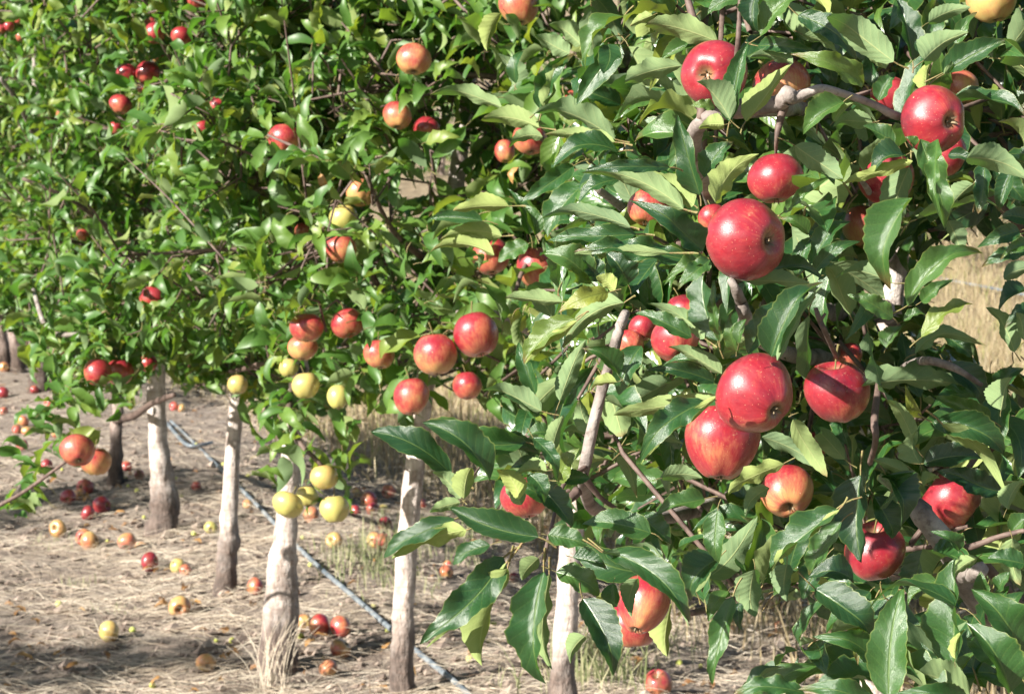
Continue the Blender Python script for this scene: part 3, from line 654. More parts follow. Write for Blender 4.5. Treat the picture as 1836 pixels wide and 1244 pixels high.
A_MID = [   # px, py, r, depth, blush, green, calyx, squash, tree key, label
 (930, 12, 36, 4.2, .44, 0, (.1, -.95, .2), 1.05, 'A', 'streaky yellow red apple at the top of the picture, hanging alone'),
 (742, 107, 31, 4.7, .46, 0, (.0, -.9, .3), 1.0, 'B', 'orange apple with leaf shadow, hanging in front of dark shade near the top'),
 (712, 208, 25, 5.0, .50, 0, (.0, -.9, .3), 1.1, 'B', 'orange red apple in dappled shade beside a dark round one'),
 (765, 232, 24, 5.1, .60, 0, (.0, -.9, .3), 1.0, 'B', 'dark shaded apple next to the shaded trunk'),
 (950, 250, 31, 4.5, .50, 0, (.1, -.9, .3), 1.0, 'A', 'orange apple behind three pale leaves beside the trellis wire'),
 (905, 272, 19, 5.0, .48, 0, (.1, -.9, .3), 1.2, 'A', 'narrow orange apple in deep shade beside the dark trunk'),
 (509, 249, 28, 5.0, .56, 0, (.0, -.98, .1), 1.0, 'C', 'lone heart shaped red and yellow apple facing the sun'),
 (550, 588, 30, 4.9, .58, 0, (.0, -.98, .1), .95, 'C', 'red yellow apple stacked on top of a paler one'),
 (543, 624, 27, 5.0, .42, 0, (.0, -.9, .2), .9, 'C', 'pale orange apple directly under a redder one'),
 (623, 580, 29, 4.9, .60, 0, (.3, -.85, .3), .95, 'B', 'red apple with its calyx low, beside the stacked pair'),
 (781, 636, 40, 4.1, .50, 0, (.1, -.95, .1), 1.02, 'A', 'yellow orange apple with red cheek and curved shadow line, touching a redder one'),
 (854, 601, 42, 4.1, .60, 0, (.25, -.9, .2), 1.02, 'A', 'large pink red apple touching a yellow orange one'),
 (738, 712, 33, 4.4, .56, 0, (.1, -.9, .2), 1.1, 'A', 'salmon apple crossed by two narrow leaves, under the touching pair'),
 (680, 636, 28, 4.8, .50, 0, (.1, -.9, .2), 1.0, 'B', 'orange apple behind a long leaf, beside pale bare stalks'),
 (838, 692, 27, 4.7, .56, 0, (.1, -.9, .2), 1.0, 'A', 'reddish apple framed by a curled leaf, low beside the salmon apple'),
 (610, 446, 29, 5.2, .50, 0, (.1, -.9, .2), 1.0, 'B', 'brownish orange apple below a green one'),
 (546, 416, 18, 5.6, .46, 0, (.1, -.9, .2), 1.0, 'C', 'pale orange apple with leaf shade stripes'),
 (615, 392, 26, 5.3, .0, 1, (.0, -.98, .1), 1.0, 'B', 'round yellow green apple between two orange ones'),
 (648, 347, 27, 5.3, .40, .2, (.2, -.7, .5), .9, 'B', 'shaded orange apple over a green apple'),
 (880, 460, 34, 4.5, .54, 0, (.1, -.9, .2), 1.05, 'A', 'orange red apple half hidden under layered leaves'),
 (962, 482, 36, 4.3, .54, 0, (.2, -.9, .1), 1.15, 'A', 'long orange red apple crossed by a thin dark twig'),
 (139, 808, 31, 5.6, .62, 0, (.25, -.7, .65), .98, 'F', 'red apple with pale calyx end, on a low drooping twig above the soil'),
 (172, 828, 29, 5.8, .42, 0, (.1, -.95, .0), .95, 'F', 'shaded orange apple tucked behind the red drooping one'),
 (275, 536, 25, 6.6, .68, 0, (.1, -.9, .2), 1.0, 'E', 'bright red apple split by a leaf, above the thick pale trunk'),
 (176, 668, 25, 6.3, .62, 0, (.1, -.9, .2), 1.1, 'F', 'red apple seen through a fork of thin twigs'),
 (214, 668, 25, 6.5, .64, 0, (.1, -.9, .2), 1.0, 'E', 'red apple between the forked twigs and the thick pale trunk'),
 (266, 652, 17, 6.9, .62, 0, (.1, -.9, .2), 1.0, 'E', 'dark red apple touching the top of the thick pale trunk'),
 (548, 692, 26, 5.3, .04, .55, (.1, -.95, .1), 1.0, 'C', 'pale yellow apple with a leaf stub over it'),
 (518, 660, 18, 5.6, .06, .5, (.1, -.9, .2), 1.0, 'C', 'small yellow apple under the stacked pair'),
 (606, 712, 20, 5.3, .0, .9, (.1, -.9, .2), 1.2, 'B', 'green yellow apple with a bright rim, beside the dry grass'),
 (426, 690, 19, 6.3, .10, .5, (.1, -.9, .2), 1.0, 'D', 'dull yellow apple hiding the top of a slender trunk'),
 (581, 856, 26, 5.4, .08, .35, (.15, -.95, .1), .95, 'C', 'topmost yellow apple of the low hanging yellow cluster'),
 (516, 905, 29, 5.4, .02, .75, (-.3, -.9, .2), .85, 'C', 'yellow green apple of the low cluster, covering the top of a trunk'),
 (551, 890, 20, 5.5, .0, .8, (.1, -.9, .2), 1.0, 'C', 'green apple squeezed in the middle of the low yellow cluster'),
 (600, 913, 26, 5.4, .04, .7, (.1, -.95, .1), 1.05, 'C', 'shadowed yellow green apple with a leaf, lowest of the yellow cluster'),
 (226, 132, 18, 7.2, .72, 0, (.0, -.9, .2), 1.05, 'E', 'deep red apple, smaller one of a touching red pair near the top'),
 (265, 131, 21, 7.2, .72, 0, (.0, -.9, .2), 1.05, 'E', 'deep red apple, bigger one of a touching red pair near the top'),
 (257, 158, 12, 7.4, .6, 0, (.0, -.9, .2), 1.0, 'E', 'small red apple showing under the touching red pair'),
 (216, 188, 20, 7.2, .62, 0, (.0, -.9, .2), .95, 'E', 'round red apple just below the touching red pair'),
 (108, 203, 14, 8.2, .40, 0, (.0, -.9, .2), 1.1, 'F', 'small pale orange apple beside an upright grey shoot'),
 (392, 193, 19, 6.6, .68, 0, (.1, -.9, .2), 1.05, 'D', 'red apple above a second red one, under a dry orange leaf'),
 (362, 233, 20, 6.6, .66, 0, (.0, -.9, .2), .95, 'D', 'red apple with bright highlight, lower of two under a dry orange leaf'),
 (326, 66, 20, 6.8, .68, 0, (.1, -.9, .2), .85, 'D', 'red apple under a long leaf near the top of the picture'),
 (278, 60, 19, 7.0, .66, 0, (.1, -.9, .2), 1.1, 'E', 'red apple crossed by an arching dark twig'),
 (270, 42, 11, 7.4, .6, 0, (.1, -.9, .2), 1.0, 'E', 'small red apple just above the arching dark twig'),
 (194, 25, 11, 8.0, .46, 0, (.0, -.9, .2), 1.1, 'E', 'small pale pink apple alone near the top'),
 (352, 4, 18, 6.9, .68, 0, (.1, -.9, .2), .9, 'D', 'red apple cut off by the top of the picture'),
 (35, 35, 10, 9.2, .7, 0, (.0, -.9, .2), 1.0, 'F', 'highest of a cluster of small red apples at the picture corner'),
 (16, 48, 10, 9.2, .7, 0, (.0, -.9, .2), 1.0, 'F', 'middle one of a cluster of small red apples at the picture corner'),
 (2, 53, 9, 9.2, .7, 0, (.0, -.9, .2), 1.0, 'F', 'small red apple cut by the picture edge, end of the corner cluster'),
 (38, 66, 10, 9.4, .6, 0, (.0, -.9, .2), 1.0, 'F', 'shaded red apple below the corner cluster of small red apples'),
 (207, 231, 14, 7.6, .62, 0, (.1, -.9, .2), .9, 'E', 'red apple half shaded, two below the touching red pair'),
 (483, 360, 15, 5.9, .58, 0, (.0, -.9, .2), 1.0, 'C', 'small pink red apple alone among bright leaves'),
 (382, 302, 8, 7.0, .6, 0, (.0, -.9, .2), 1.2, 'D', 'tiny sliver of red apple in the leaves above a dry yellow leaf'),
 (149, 422, 12, 8.4, .5, 0, (.0, -.9, .2), 1.0, 'F', 'small salmon apple low in the leaf wall, on a slanting twig'),
 (142, 568, 8, 9.0, .6, 0, (.0, -.9, .2), 1.0, 'F', 'small pink apple beside pale twigs above the dark old trunks'),
 (117, 638, 11, 8.4, .6, 0, (.0, -.9, .2), 1.1, 'F', 'small red apple behind a fan of curved leaves above the soil'),
 (1178, 90, 13, 5.4, .6, 0, (.0, -.9, .2), 1.0, 'A', 'small pink apple between the dark trunk and a twig, near the top'),
 (1026, 175, 13, 5.0, .44, 0, (.0, -.9, .2), 1.0, 'A', 'small orange apple under a glossy dark leaf by the wire'),
 (1024, 702, 12, 4.9, .58, 0, (.0, -.9, .2), 1.1, 'A', 'small bright red apple left of the bare limb, in shade'),
 (205, 660, 9, 7.5, .6, 0, (.0, -.9, .2), 1.0, 'E', 'tiny red apple behind the drooping twigs above the thick trunk'),
 (344, 656, 9, 7.4, .5, 0, (.0, -.9, .2), 1.0, 'D', 'tiny orange apple in shade between two pale trunks'),
 (72, 172, 7, 9.6, .6, 0, (.0, -.9, .2), 1.0, 'F', 'tiny dull red apple beside the upright grey shoot'),
 (285, 104, 11, 7.4, .44, 0, (.0, -.9, .2), .9, 'E', 'pale orange apple just above the touching red pair'),
]
AP_ALL = [(a[0], a[1], a[2], a[3]) for a in A_FORE] + [(a[0], a[1], a[2], a[3]) for a in A_MID]
def clear_of_apples(px, py, d, keep=0.16):
    ok = np.ones(len(px), bool); lucky = rng.random(len(px)) < keep
    for (ax, ay, ar, ad) in AP_ALL:
        hit = (d < ad + 0.03) & ((px - ax) ** 2 + (py - ay) ** 2 < ((0.92 if ad < 3.3 else 1.0 if ar < 22 else .82) * ar) ** 2)
        ok &= ~hit | (lucky & (ad > 3.3) & (ar > 21))
    return ok
# apples that the sun reaches in the photo: nothing nearer the sun may stand over them
SUNNY = [0, 2, 3, 4, 5, 7, 11, 21]
SUNNY_S = [(np.array(P(A_FORE[i][0], A_FORE[i][1], A_FORE[i][3])), A_FORE[i][2] * A_FORE[i][3] / FPX) for i in SUNNY] + [(np.array(P(a[0], a[1], a[3])), a[2] * a[3] / FPX) for a in A_MID if a[2] > 13 and (a[4] > .3 or a[5] > .3)]
SUNNY_S += [(np.array(P(x, y, 3.96)), .035) for (x, y) in ((1606, 395), (1602, 430), (1596, 470), (1592, 520), (1590, 570), (1590, 610))] + [(np.array(P(x, y, 2.1)), .012) for (x, y) in ((1110, 590), (1095, 645), (1078, 710), (1060, 780))]
def shades_apple(pts, f=.95):
    pts = np.asarray(pts, float).reshape(-1, 3); bad = np.zeros(len(pts), bool); s = np.array(SUN)
    for c, r in SUNNY_S:
        q = pts - c; t = q @ s
        bad |= (t > 0) & (((q - t[:, None] * s) ** 2).sum(1) < (f * r) ** 2)
    return bad
# sight lines kept open: pale trunks and bare limbs that the photo shows (px, py, half width, depth)
OPEN = [(1590, y, 30, 4.0) for y in range(375, 600, 20)] + [(1105, 590, 16, 2.1), (1095, 640, 16, 2.1), (1078, 705, 16, 2.1), (1062, 770, 16, 2.1), (1328, 530, 16, 2.0),
        (1290, 195, 20, 2.2), (1345, 195, 22, 2.2), (1400, 185, 20, 2.2), (1450, 170, 12, 2.2), (1675, 950, 26, 2.2), (1712, 1000, 26, 2.2), (1131, 20, 16, 5.4), (1129, 50, 16, 5.4), (1126, 80, 16, 5.4), (1122, 110, 16, 5.4), (1119, 140, 15, 5.4),
        (822, 290, 16, 6.0), (822, 330, 16, 6.0), (288, 690, 22, 8.6), (424, 715, 14, 7.5), (1238, 250, 14, 2.3), (1325, 70, 6, 2.1), (1240, 40, 7, 2.3)]
def clear_of_open(px, py, d):
    ok = np.ones(len(px), bool)
    for (ax, ay, ar, ad) in OPEN: ok &= ~((d < ad + 0.02) & (np.abs(px - ax) < ar * 1.25) & (np.abs(py - ay) < max(ar, 14)))
    return ok

# ------------------------------------------------------------------ crowns
def crown(base, height, half_w, half_d, zmin, nbr, per_br, lmin, lmax, seed, cam_bias=0.0, lean=(0, 0)):
    """limbs with side shoots that carry rosettes of leaves; returns limb polylines and B, A, N arrays of leaves"""
    rs = np.random.default_rng(seed); B, A, N, limbs = [], [], [], []; crown.twigs = []
    bx, by, bz = base
    for i in range(nbr):
        f = (i + rs.random()) / nbr
        z0 = zmin + (height - zmin) * f ** 0.9
        az = i * 2.4 + rs.normal(0, .4)
        dx, dy = math.cos(az), math.sin(az)
        if rs.random() < cam_bias: dy = -abs(dy)
        reach = (1.05 - 0.45 * f) * (0.75 + 0.4 * rs.random())
        rx, ry = dx * half_w * reach, dy * half_d * reach
        cx, cy = bx + lean[0] * z0, by + lean[1] * z0
        rise = rs.normal(0.02, 0.22)
        p0 = np.array((cx, cy, z0 - 0.1)); p2 = np.array((cx + rx, cy + ry, z0 + rise)); p1 = (p0 + p2) / 2 + np.array((rs.normal(0, .05), rs.normal(0, .05), 0.08 + rs.normal(0, .05)))
        limbs.append((p0, p1, p2))
        for k in range(per_br):
            t = 0.15 + 0.85 * rs.random() ** 0.75
            c_on = p0 * (1 - t) ** 2 + 2 * p1 * t * (1 - t) + p2 * t * t; c = c_on + rs.normal(0, 0.085, 3)
            od = np.array((rx, ry, 0.0)); od /= max(np.linalg.norm(od), .1)
            shoot = od * rs.uniform(-.2, 1) + rs.normal(0, .55, 3) + np.array((0, 0, rs.uniform(-.5, .8))); shoot /= np.linalg.norm(shoot)
            nl = rs.integers(5, 10); sl = rs.uniform(0.03, 0.16)
            crown.twigs.append((c_on, c, c + shoot * sl))
            for j in range(nl):
                ph = j * 2.4 + rs.normal(0, .4)
                e1 = np.cross(shoot, (0.13, 0.3, 0.94)); e1 /= max(np.linalg.norm(e1), 1e-3); e2 = np.cross(shoot, e1)
                op = rs.uniform(0.55, 1.3)
                a = shoot * math.cos(op) + (e1 * math.cos(ph) + e2 * math.sin(ph)) * math.sin(op) + np.array((0, 0, rs.normal(-.22, .25)))
                a /= np.linalg.norm(a); L = rs.uniform(lmin, lmax)
                n = np.array((0, 0, 1.0)) * 0.5 + shoot * 0.3 + np.array(SUN) * 0.5 + rs.normal(0, .65, 3)
                B.append(c + shoot * sl * j / nl + a * 0.02); A.append(a * L); N.append(n)
    return limbs, np.array(B), np.array(A), np.array(N)

trees = {}
def trunk_from_px(pts):
    """pts: px, py, depth, width px -> world centre line and radii"""
    return [P(x, y, d) for (x, y, d, w) in pts], [w * d / FPX / 2 for (x, y, d, w) in pts]
def make_tree(key, label, group, trunk_pts, mat, seed, n=11, extra_low=True):
    c, r = trunk_from_px(trunk_pts)
    base = Vector((c[0].x, c[0].y, gz(c[0].x, c[0].y)))
    if extra_low: c = [base - Vector((0, 0, 0.05))] + [p for p in c if p.z > base.z + 0.03]; r = [r[0] * 1.12] + r[len(r) - len(c) + 1:]
    root = empty('apple_tree', base); tag(root, label, 'apple tree', group)
    tube_obj('trunk', c, r, mat, root, n=max(n, 14), rough=0.16, seed=seed, foot=base.z)
    trees[key] = dict(root=root, base=base, c=c, r=r, leaves=[], limbs=[])
    return trees[key]
GRP = 'apple trees of the row'
def dg(px, py): return G(px, py).y * CA - (G(px, py).z - CAM.z) * SA
dA, dB, dC, dD, dE, dF = 5.54, dg(722, 1252), dg(494, 1206), dg(400, 1066), dg(290, 957), dg(205, 868)
make_tree('A', 'apple tree whose slim pale trunk rises behind the hanging leaf rosette', GRP, [(1004, 1345, dA, 52), (1010, 1180, dA, 44), (1017, 1080, dA, 42), (1024, 980, dA, 40), (1045, 800, dA, 36), (1066, 600, dA, 32), (1090, 400, dA, 30), (1118, 150, dA, 28), (1132, 0, dA, 26), (1142, -150, dA, 22)], M_BARK, 1)
make_tree('B', 'apple tree with a straight whitish trunk crossing the drip hose, dark scar at its foot', GRP, [(722, 1252, dB, 44), (721, 1190, dB, 42), (722, 1140, dB, 43), (724, 1080, dB, 39), (731, 960, dB, 38), (742, 850, dB, 36), (760, 700, dB, 34), (795, 470, dB, 32), (820, 310, dB, 30), (845, 80, dB, 26), (858, -150, dB, 20)], M_BARK, 2)
make_tree('C', 'apple tree with a thick rough foot, pale top and a low cluster of yellow apples', GRP, [(496, 1206, dC, 74), (497, 1150, dC, 62), (504, 1080, dC, 62), (506, 1010, dC, 52), (513, 960, dC, 40), (516, 900, dC, 36), (524, 780, dC, 34), (545, 600, dC, 30), (560, 400, dC, 26), (570, 100, dC, 20), (575, -100, dC, 14)], M_BARK, 3)
make_tree('D', 'apple tree with a slender pale trunk and a knobbly collar graft low down', GRP, [(399, 1066, dD, 38), (405, 1030, dD, 34), (408, 1000, dD, 34), (410, 972, dD, 42), (411, 950, dD, 34), (414, 880, dD, 28), (419, 780, dD, 26), (427, 690, dD, 26), (440, 500, dD, 24), (450, 250, dD, 20), (455, -50, dD, 14)], M_BARK, 4)
make_tree('E', 'apple tree with a thick pale trunk swelling into a dark gnarled foot', GRP, [(290, 957, dE, 56), (293, 930, dE, 52), (296, 900, dE, 54), (292, 870, dE, 46), (287, 830, dE, 38), (283, 780, dE, 34), (280, 720, dE, 32), (282, 660, dE, 32), (290, 500, dE, 28), (298, 250, dE, 22), (300, -30, dE, 14)], M_BARK, 5)
make_tree('F', 'small apple tree with a thin crooked grey trunk behind two drooping apples', GRP, [(205, 868, dF, 36), (206, 840, dF, 26), (209, 800, dF, 22), (208, 765, dF, 22), (212, 735, dF, 20), (200, 640, dF, 20), (190, 500, dF, 18), (180, 250, dF, 15), (175, 0, dF, 12)], M_BARK_OLD, 6)
far = [('G', 70, 700, 34, 'old apple tree with a dark thick trunk at the edge of the bare soil'), ('H', 30, 668, 26, 'old apple tree with a grey trunk between a darker and a paler one'), ('I', 4, 662, 28, 'old apple tree with a pale trunk cut by the picture edge'), ('J', 50, 640, 20, 'old apple tree seen as a thin trunk behind the darker ones')]
for i, (k, x, y, w, lab) in enumerate(far):
    d = dg(x, y)
    make_tree(k, lab, GRP, [(x, y, d, w * 1.15), (x + 2, y - 25, d, w), (x - 3, y - 60, d, w * .8), (x - 6, y - 110, d, w * .75), (x - 8, y - 260, d, w * .6), (x - 12, y - 480, d, w * .5), (x - 12, y - 680, d, w * .3)], M_BARK_OLD, 20 + i)
# the front tree of the row and its neighbour, whose limbs reach towards the camera
make_tree('T', 'front apple tree with big glossy leaves and bright red apples round a whitish trunk', GRP, [(1540, 1560, 4.0, 86), (1556, 1300, 4.0, 74), (1572, 1100, 4.0, 66), (1584, 900, 4.0, 60), (1590, 700, 4.0, 56), (1592, 560, 4.0, 54), (1598, 480, 4.0, 58), (1606, 420, 4.0, 52), (1616, 330, 4.0, 46), (1624, 150, 4.0, 40), (1630, -100, 4.0, 30), (1635, -300, 4.0, 20)], M_BARK, 31, n=14)
t0b = Vector((1.12, 2.55, gz(1.12, 2.55)))
r0 = empty('apple_tree', t0b); tag(r0, 'apple tree at the picture edge whose thick grey limb carries the upright glossy leaves', 'apple tree', GRP)
tube_obj('trunk', [t0b, t0b + Vector((-.01, .01, .4)), t0b + Vector((.02, 0, .9)), t0b + Vector((.03, .02, 1.5)), t0b + Vector((.0, .02, 2.2)), t0b + Vector((.02, .03, 2.9))], [.042, .036, .033, .029, .022, .012], M_BARK, r0, n=14, rough=.15, seed=40)
trees['S'] = dict(root=r0, base=t0b, c=[], r=[], leaves=[], limbs=[])
for i, (x, y, lab) in enumerate([(5.75, 20.8, 'apple tree of the far row whose low leaves hang into the grassy gap'), (4.15, 23.2, 'second apple tree of the far row along the dry grass'), (3.3, 25.4, 'apple tree of the far row behind the front tree crown'),
                                 (2.2, 27.8, 'apple tree of the far row showing as green behind the dark trunk'), (0.8, 31.0, 'apple tree at the far end of the grass alley'), (-1.2, 34.5, 'apple tree farthest down the alley behind the leaf wall')]):
    b_ = Vector((x, y, gz(x, y))); rt = empty('apple_tree', b_); tag(rt, lab, 'apple tree', 'apple trees of the far row')
    tube_obj('trunk', [b_ - Vector((0, 0, .05)), b_ + Vector((.02, 0, .5)), b_ + Vector((-.02, 0, 1.2)), b_ + Vector((.03, 0, 2.6))], [.05, .04, .035, .015], M_BARK_OLD, rt, n=7, rough=.1, seed=60 + i)
    trees['Z%d' % i] = dict(root=rt, base=b_, c=[], r=[], leaves=[], limbs=[])

for i, (x, y, lab) in enumerate([(-5.2, 3.55, 'apple tree of the neighbouring row whose shade falls on the bare soil'), (-5.4, 6.9, 'second apple tree of the neighbouring row shading the bare soil')]):
    b_ = Vector((x, y, gz(x, y))); rt = empty('apple_tree', b_); tag(rt, lab, 'apple tree', 'apple trees of the neighbouring row')
    tube_obj('trunk', [b_ - Vector((0, 0, .05)), b_ + Vector((.02, 0, .5)), b_ + Vector((-.02, 0, 1.2)), b_ + Vector((.03, 0, 2.4))], [.045, .035, .03, .012], M_BARK, rt, n=10, rough=.1, seed=80 + i)
    trees['Y%d' % i] = dict(root=rt, base=b_, c=[], r=[], leaves=[], limbs=[])

# generated foliage: key, height, half width, half depth, zmin, limbs, rosettes per limb, leaf length, camera bias
def tree_leaves(key, height, hw, hd, zmin, nbr, per, lmin, lmax, seed, bias, accept, lean=(0, 0), base=None):
    t = trees[key]; b_ = base if base is not None else t['base']
    limbs, B, A, N = crown((b_[0], b_[1], b_[2]), height, hw, hd, zmin, nbr, per, lmin, lmax, seed, bias, lean)
    mid = B + A * 0.5
    px, py, d = proj(mid); tx, ty, td = proj(B + A)
    sx_, sy_, sd2 = proj(B - A * .12)
    ok = accept(px, py, d) & accept(tx, ty, td) & clear_of_apples(sx_, sy_, sd2, .1) & clear_of_apples(px, py, d) & clear_of_apples(tx, ty, td, .3) & clear_of_open(px, py, d)
    ok &= d > 0.9
    if key in 'ABCD':                                               # hollows in the crowns where one looks into their shaded inside
        for (hx, hy, ha, hb, hd) in ((832, 215, 70, 120, 5.4), (595, 190, 34, 60, 5.8), (780, 345, 55, 45, 5.35), (500, 520, 45, 30, 5.9), (690, 160, 26, 50, 5.5), (420, 300, 26, 40, 6.8)):
            ok &= ~((((px - hx) / ha) ** 2 + ((py - hy) / hb) ** 2 < 1) & (d < hd) & (rng.random(len(ok)) < .85))
    sh_ = shades_apple(mid) | shades_apple(B + A * .85) | shades_apple(B + A * .15)
    ok &= ~sh_ | (rng.random(len(ok)) < .12)
    t['leaves'].append((B[ok], A[ok], N[ok]))
    tw = np.array(crown.twigs); dense = np.stack([tw[:, 0], tw[:, 0] * .66 + tw[:, 1] * .34, tw[:, 0] * .33 + tw[:, 1] * .67, tw[:, 1], (tw[:, 1] + tw[:, 2]) / 2, tw[:, 2]], 1)
    qx, qy, qd = proj(dense.reshape(-1, 3)); okt = (accept(qx, qy, qd) & clear_of_apples(qx, qy, qd, 0) & clear_of_open(qx, qy, qd)).reshape(-1, 6).all(1)
    t.setdefault('twigs', []).extend(tw[okt])
    for l in limbs:
        f_ = np.linspace(0, 1, 14)[:, None]; qx, qy, qd = proj(l[0] * (1 - f_) ** 2 + 2 * l[1] * f_ * (1 - f_) + l[2] * f_ ** 2)
        if accept(qx, qy, qd).all() and clear_of_apples(qx, qy, qd, 0).all() and clear_of_open(qx, qy, qd).all(): t['limbs'].append(l)
wide = lambda x, y, d: above_low(x, y)
fore_ok = lambda x, y, d: inside(FORE, x, y) | (x > 1900) | (y < -60)
for (k, h, hw, hd, zm, nb_, per, sd_) in [('A', 2.9, .75, .85, 1.02, 28, 21, 101), ('B', 2.9, .75, .85, 1.02, 28, 22, 102), ('C', 2.9, .7, .85, .92, 26, 21, 103), ('D', 3.0, .75, .9, .62, 28, 22, 104),
                                           ('E', 3.0, .8, .95, .5, 30, 24, 105), ('F', 3.0, .9, 1.0, .45, 32, 25, 106), ('G', 3.1, 1.0, 1.0, .6, 30, 24, 107), ('H', 3.1, 1.0, 1.0, .9, 26, 21, 108), ('I', 3.1, 1.0, 1.0, .9, 22, 18, 109), ('J', 3.2, 1.0, 1.1, .9, 24, 20, 110)]:
    tree_leaves(k, h, hw, hd, zm, nb_, per, .07, .112, sd_, .35, wide)
tree_leaves('F', 2.8, .8, .8, 1.0, 14, 16, .07, .11, 126, .2, wide, base=(-1.5, 8.9, 0))      # thickens the wall between two trunks
tree_leaves('E', 2.8, .7, .8, .9, 12, 16, .07, .11, 125, .2, wide, base=(-1.15, 7.7, 0))
for i in range(6):
    tree_leaves('Z%d' % i, 3.3, 1.1, 1.2, 1.25 if i < 2 else 0.9, 26, 10, .08, .12, 140 + i, .3, wide)
tree_leaves('T', 2.35, .85, 1.05, .62, 42, 19, .070, .105, 201, .5, fore_ok)
tree_leaves('T', 2.0, .65, .75, .70, 24, 17, .070, .105, 203, .5, fore_ok, base=(0.42, 3.05, 0))
tree_leaves('S', 2.0, .75, .65, .72, 26, 13, .072, .11, 202, .3, lambda x, y, d: fore_ok(x, y, d) & (d > 2.32))
for i in range(2): tree_leaves('Y%d' % i, 2.6, .7, .7, .85, 24, 12, .08, .11, 160 + i, 0, lambda x, y, d: (x < -25) | (d < 0))

# upright and slanting young shoots on the sunny side of the crowns, leaves set alternately along them
rs = np.random.default_rng(404)
for k, n_sh in (('A', 7), ('B', 8), ('C', 9), ('D', 10), ('E', 12), ('F', 14), ('G', 8), ('H', 6), ('T', 8)):
    t = trees[k]; bx, by = t['base'].x, t['base'].y
    for _ in range(n_sh):
        p = np.array((bx + rs.normal(0, .35), by - rs.uniform(.35, .85), rs.uniform(1.0, 2.3))); dr = np.array((rs.normal(-.25, .4), rs.normal(-.2, .3), rs.uniform(.5, 1.1))); dr /= np.linalg.norm(dr)
        L = rs.uniform(.35, .6); pts_ = [p, p + dr * L * .5 + np.array((0, 0, .01)), p + dr * L]
        qx, qy, qd = proj(p + dr * L * np.linspace(0, 1, 12)[:, None]); acc = fore_ok if k == 'T' else wide
        if not (acc(qx, qy, qd).all() and clear_of_apples(qx, qy, qd, 0).all() and clear_of_open(qx, qy, qd).all()): continue
        B_, A_, N_ = [], [], []
        m = int(L / .03)
        for j in range(m):
            f = (j + .5) / m; c = p + dr * L * f; ph = j * 2.4
            e1 = np.cross(dr, (.2, .9, .1)); e1 /= np.linalg.norm(e1); e2 = np.cross(dr, e1)
            a_ = dr * .75 + (e1 * math.cos(ph) + e2 * math.sin(ph)) * .8 + rs.normal(0, .12, 3); a_ /= np.linalg.norm(a_)
            l_ = rs.uniform(.065, .095) * (1 - .45 * f)
            B_.append(c + a_ * .02); A_.append(a_ * l_); N_.append(dr * .8 - (e1 * math.cos(ph) + e2 * math.sin(ph)) * .6 + np.array(SUN) * .2)
        B_, A_, N_ = map(np.array, (B_, A_, N_)); qx, qy, qd = proj(B_ + A_ * .6)
        ok = acc(qx, qy, qd) & clear_of_apples(qx, qy, qd, .05) & ~shades_apple(B_ + A_ * .5)
        if ok.mean() > .7: t['leaves'].append((B_[ok], A_[ok], N_[ok])); t.setdefault('shoots', []).append(pts_)

# small hand-set sprays: px, py, depth, leaves, spread px, tree
def spray(key, poly, d0, n, L, seed, droop=-.5):
    rs = np.random.default_rng(seed); xs = [p[0] for p in poly]; ys = [p[1] for p in poly]; B, A, N = [], [], []
    while len(B) < n:
        x, y = rs.uniform(min(xs), max(xs)), rs.uniform(min(ys), max(ys))
        if not inside(poly, x, y): continue
        d = d0 + rs.normal(0, .13); a = np.array((rs.normal(0, .8), rs.normal(0, .6), rs.normal(droop, .55))); a /= np.linalg.norm(a); a *= L * rs.uniform(.7, 1.2)
        b_ = np.array(P(x, y, d)) - a / 2
        tx, ty, _ = proj(b_ + a)
        if not inside(poly, tx, ty): continue
        B.append(b_); A.append(a); N.append(np.array((0, 0, .7)) + np.array(SUN) * .5 + rs.normal(0, .55, 3))
    B, A, N = map(np.array, (B, A, N)); px, py, d = proj(B + A / 2)
    ok = clear_of_apples(px, py, d, .05) & clear_of_open(px, py, d)
    trees[key]['leaves'].append((B[ok], A[ok], N[ok]))
spray('C', HANG, 5.5, 50, .10, 301)
spray('C', [(440, 560), (640, 560), (680, 700), (600, 760), (470, 740)], 5.5, 56, .10, 305, -.4)
spray('B', [(640, 560), (760, 560), (790, 700), (745, 800), (690, 740), (650, 780)], 4.9, 40, .105, 306, -.5)
spray('A', [(740, 380), (960, 360), (1000, 560), (930, 620), (740, 560)], 4.3, 60, .095, 307, -.15)
spray('A', [(860, 20), (1110, 20), (1110, 280), (760, 300), (780, 170)], 4.3, 46, .095, 308, -.1)
spray('F', LEFTC, 6.0, 44, .10, 302, -.2)
spray('E', [(140, 560), (330, 560), (330, 640), (260, 690), (160, 690)], 6.6, 90, .10, 303)
spray('F', [(20, 560), (160, 540), (240, 700), (190, 760), (110, 740), (60, 690)], 6.4, 96, .10, 304)
spray('S', [(1440, 1130), (1560, 1080), (1700, 1090), (1836, 1040), (1836, 1244), (1300, 1244), (1380, 1215)], 2.12, 46, .095, 311, .35)
spray('D', [(330, 560), (470, 560), (450, 740), (380, 720), (330, 690)], 6.6, 72, .1, 309)

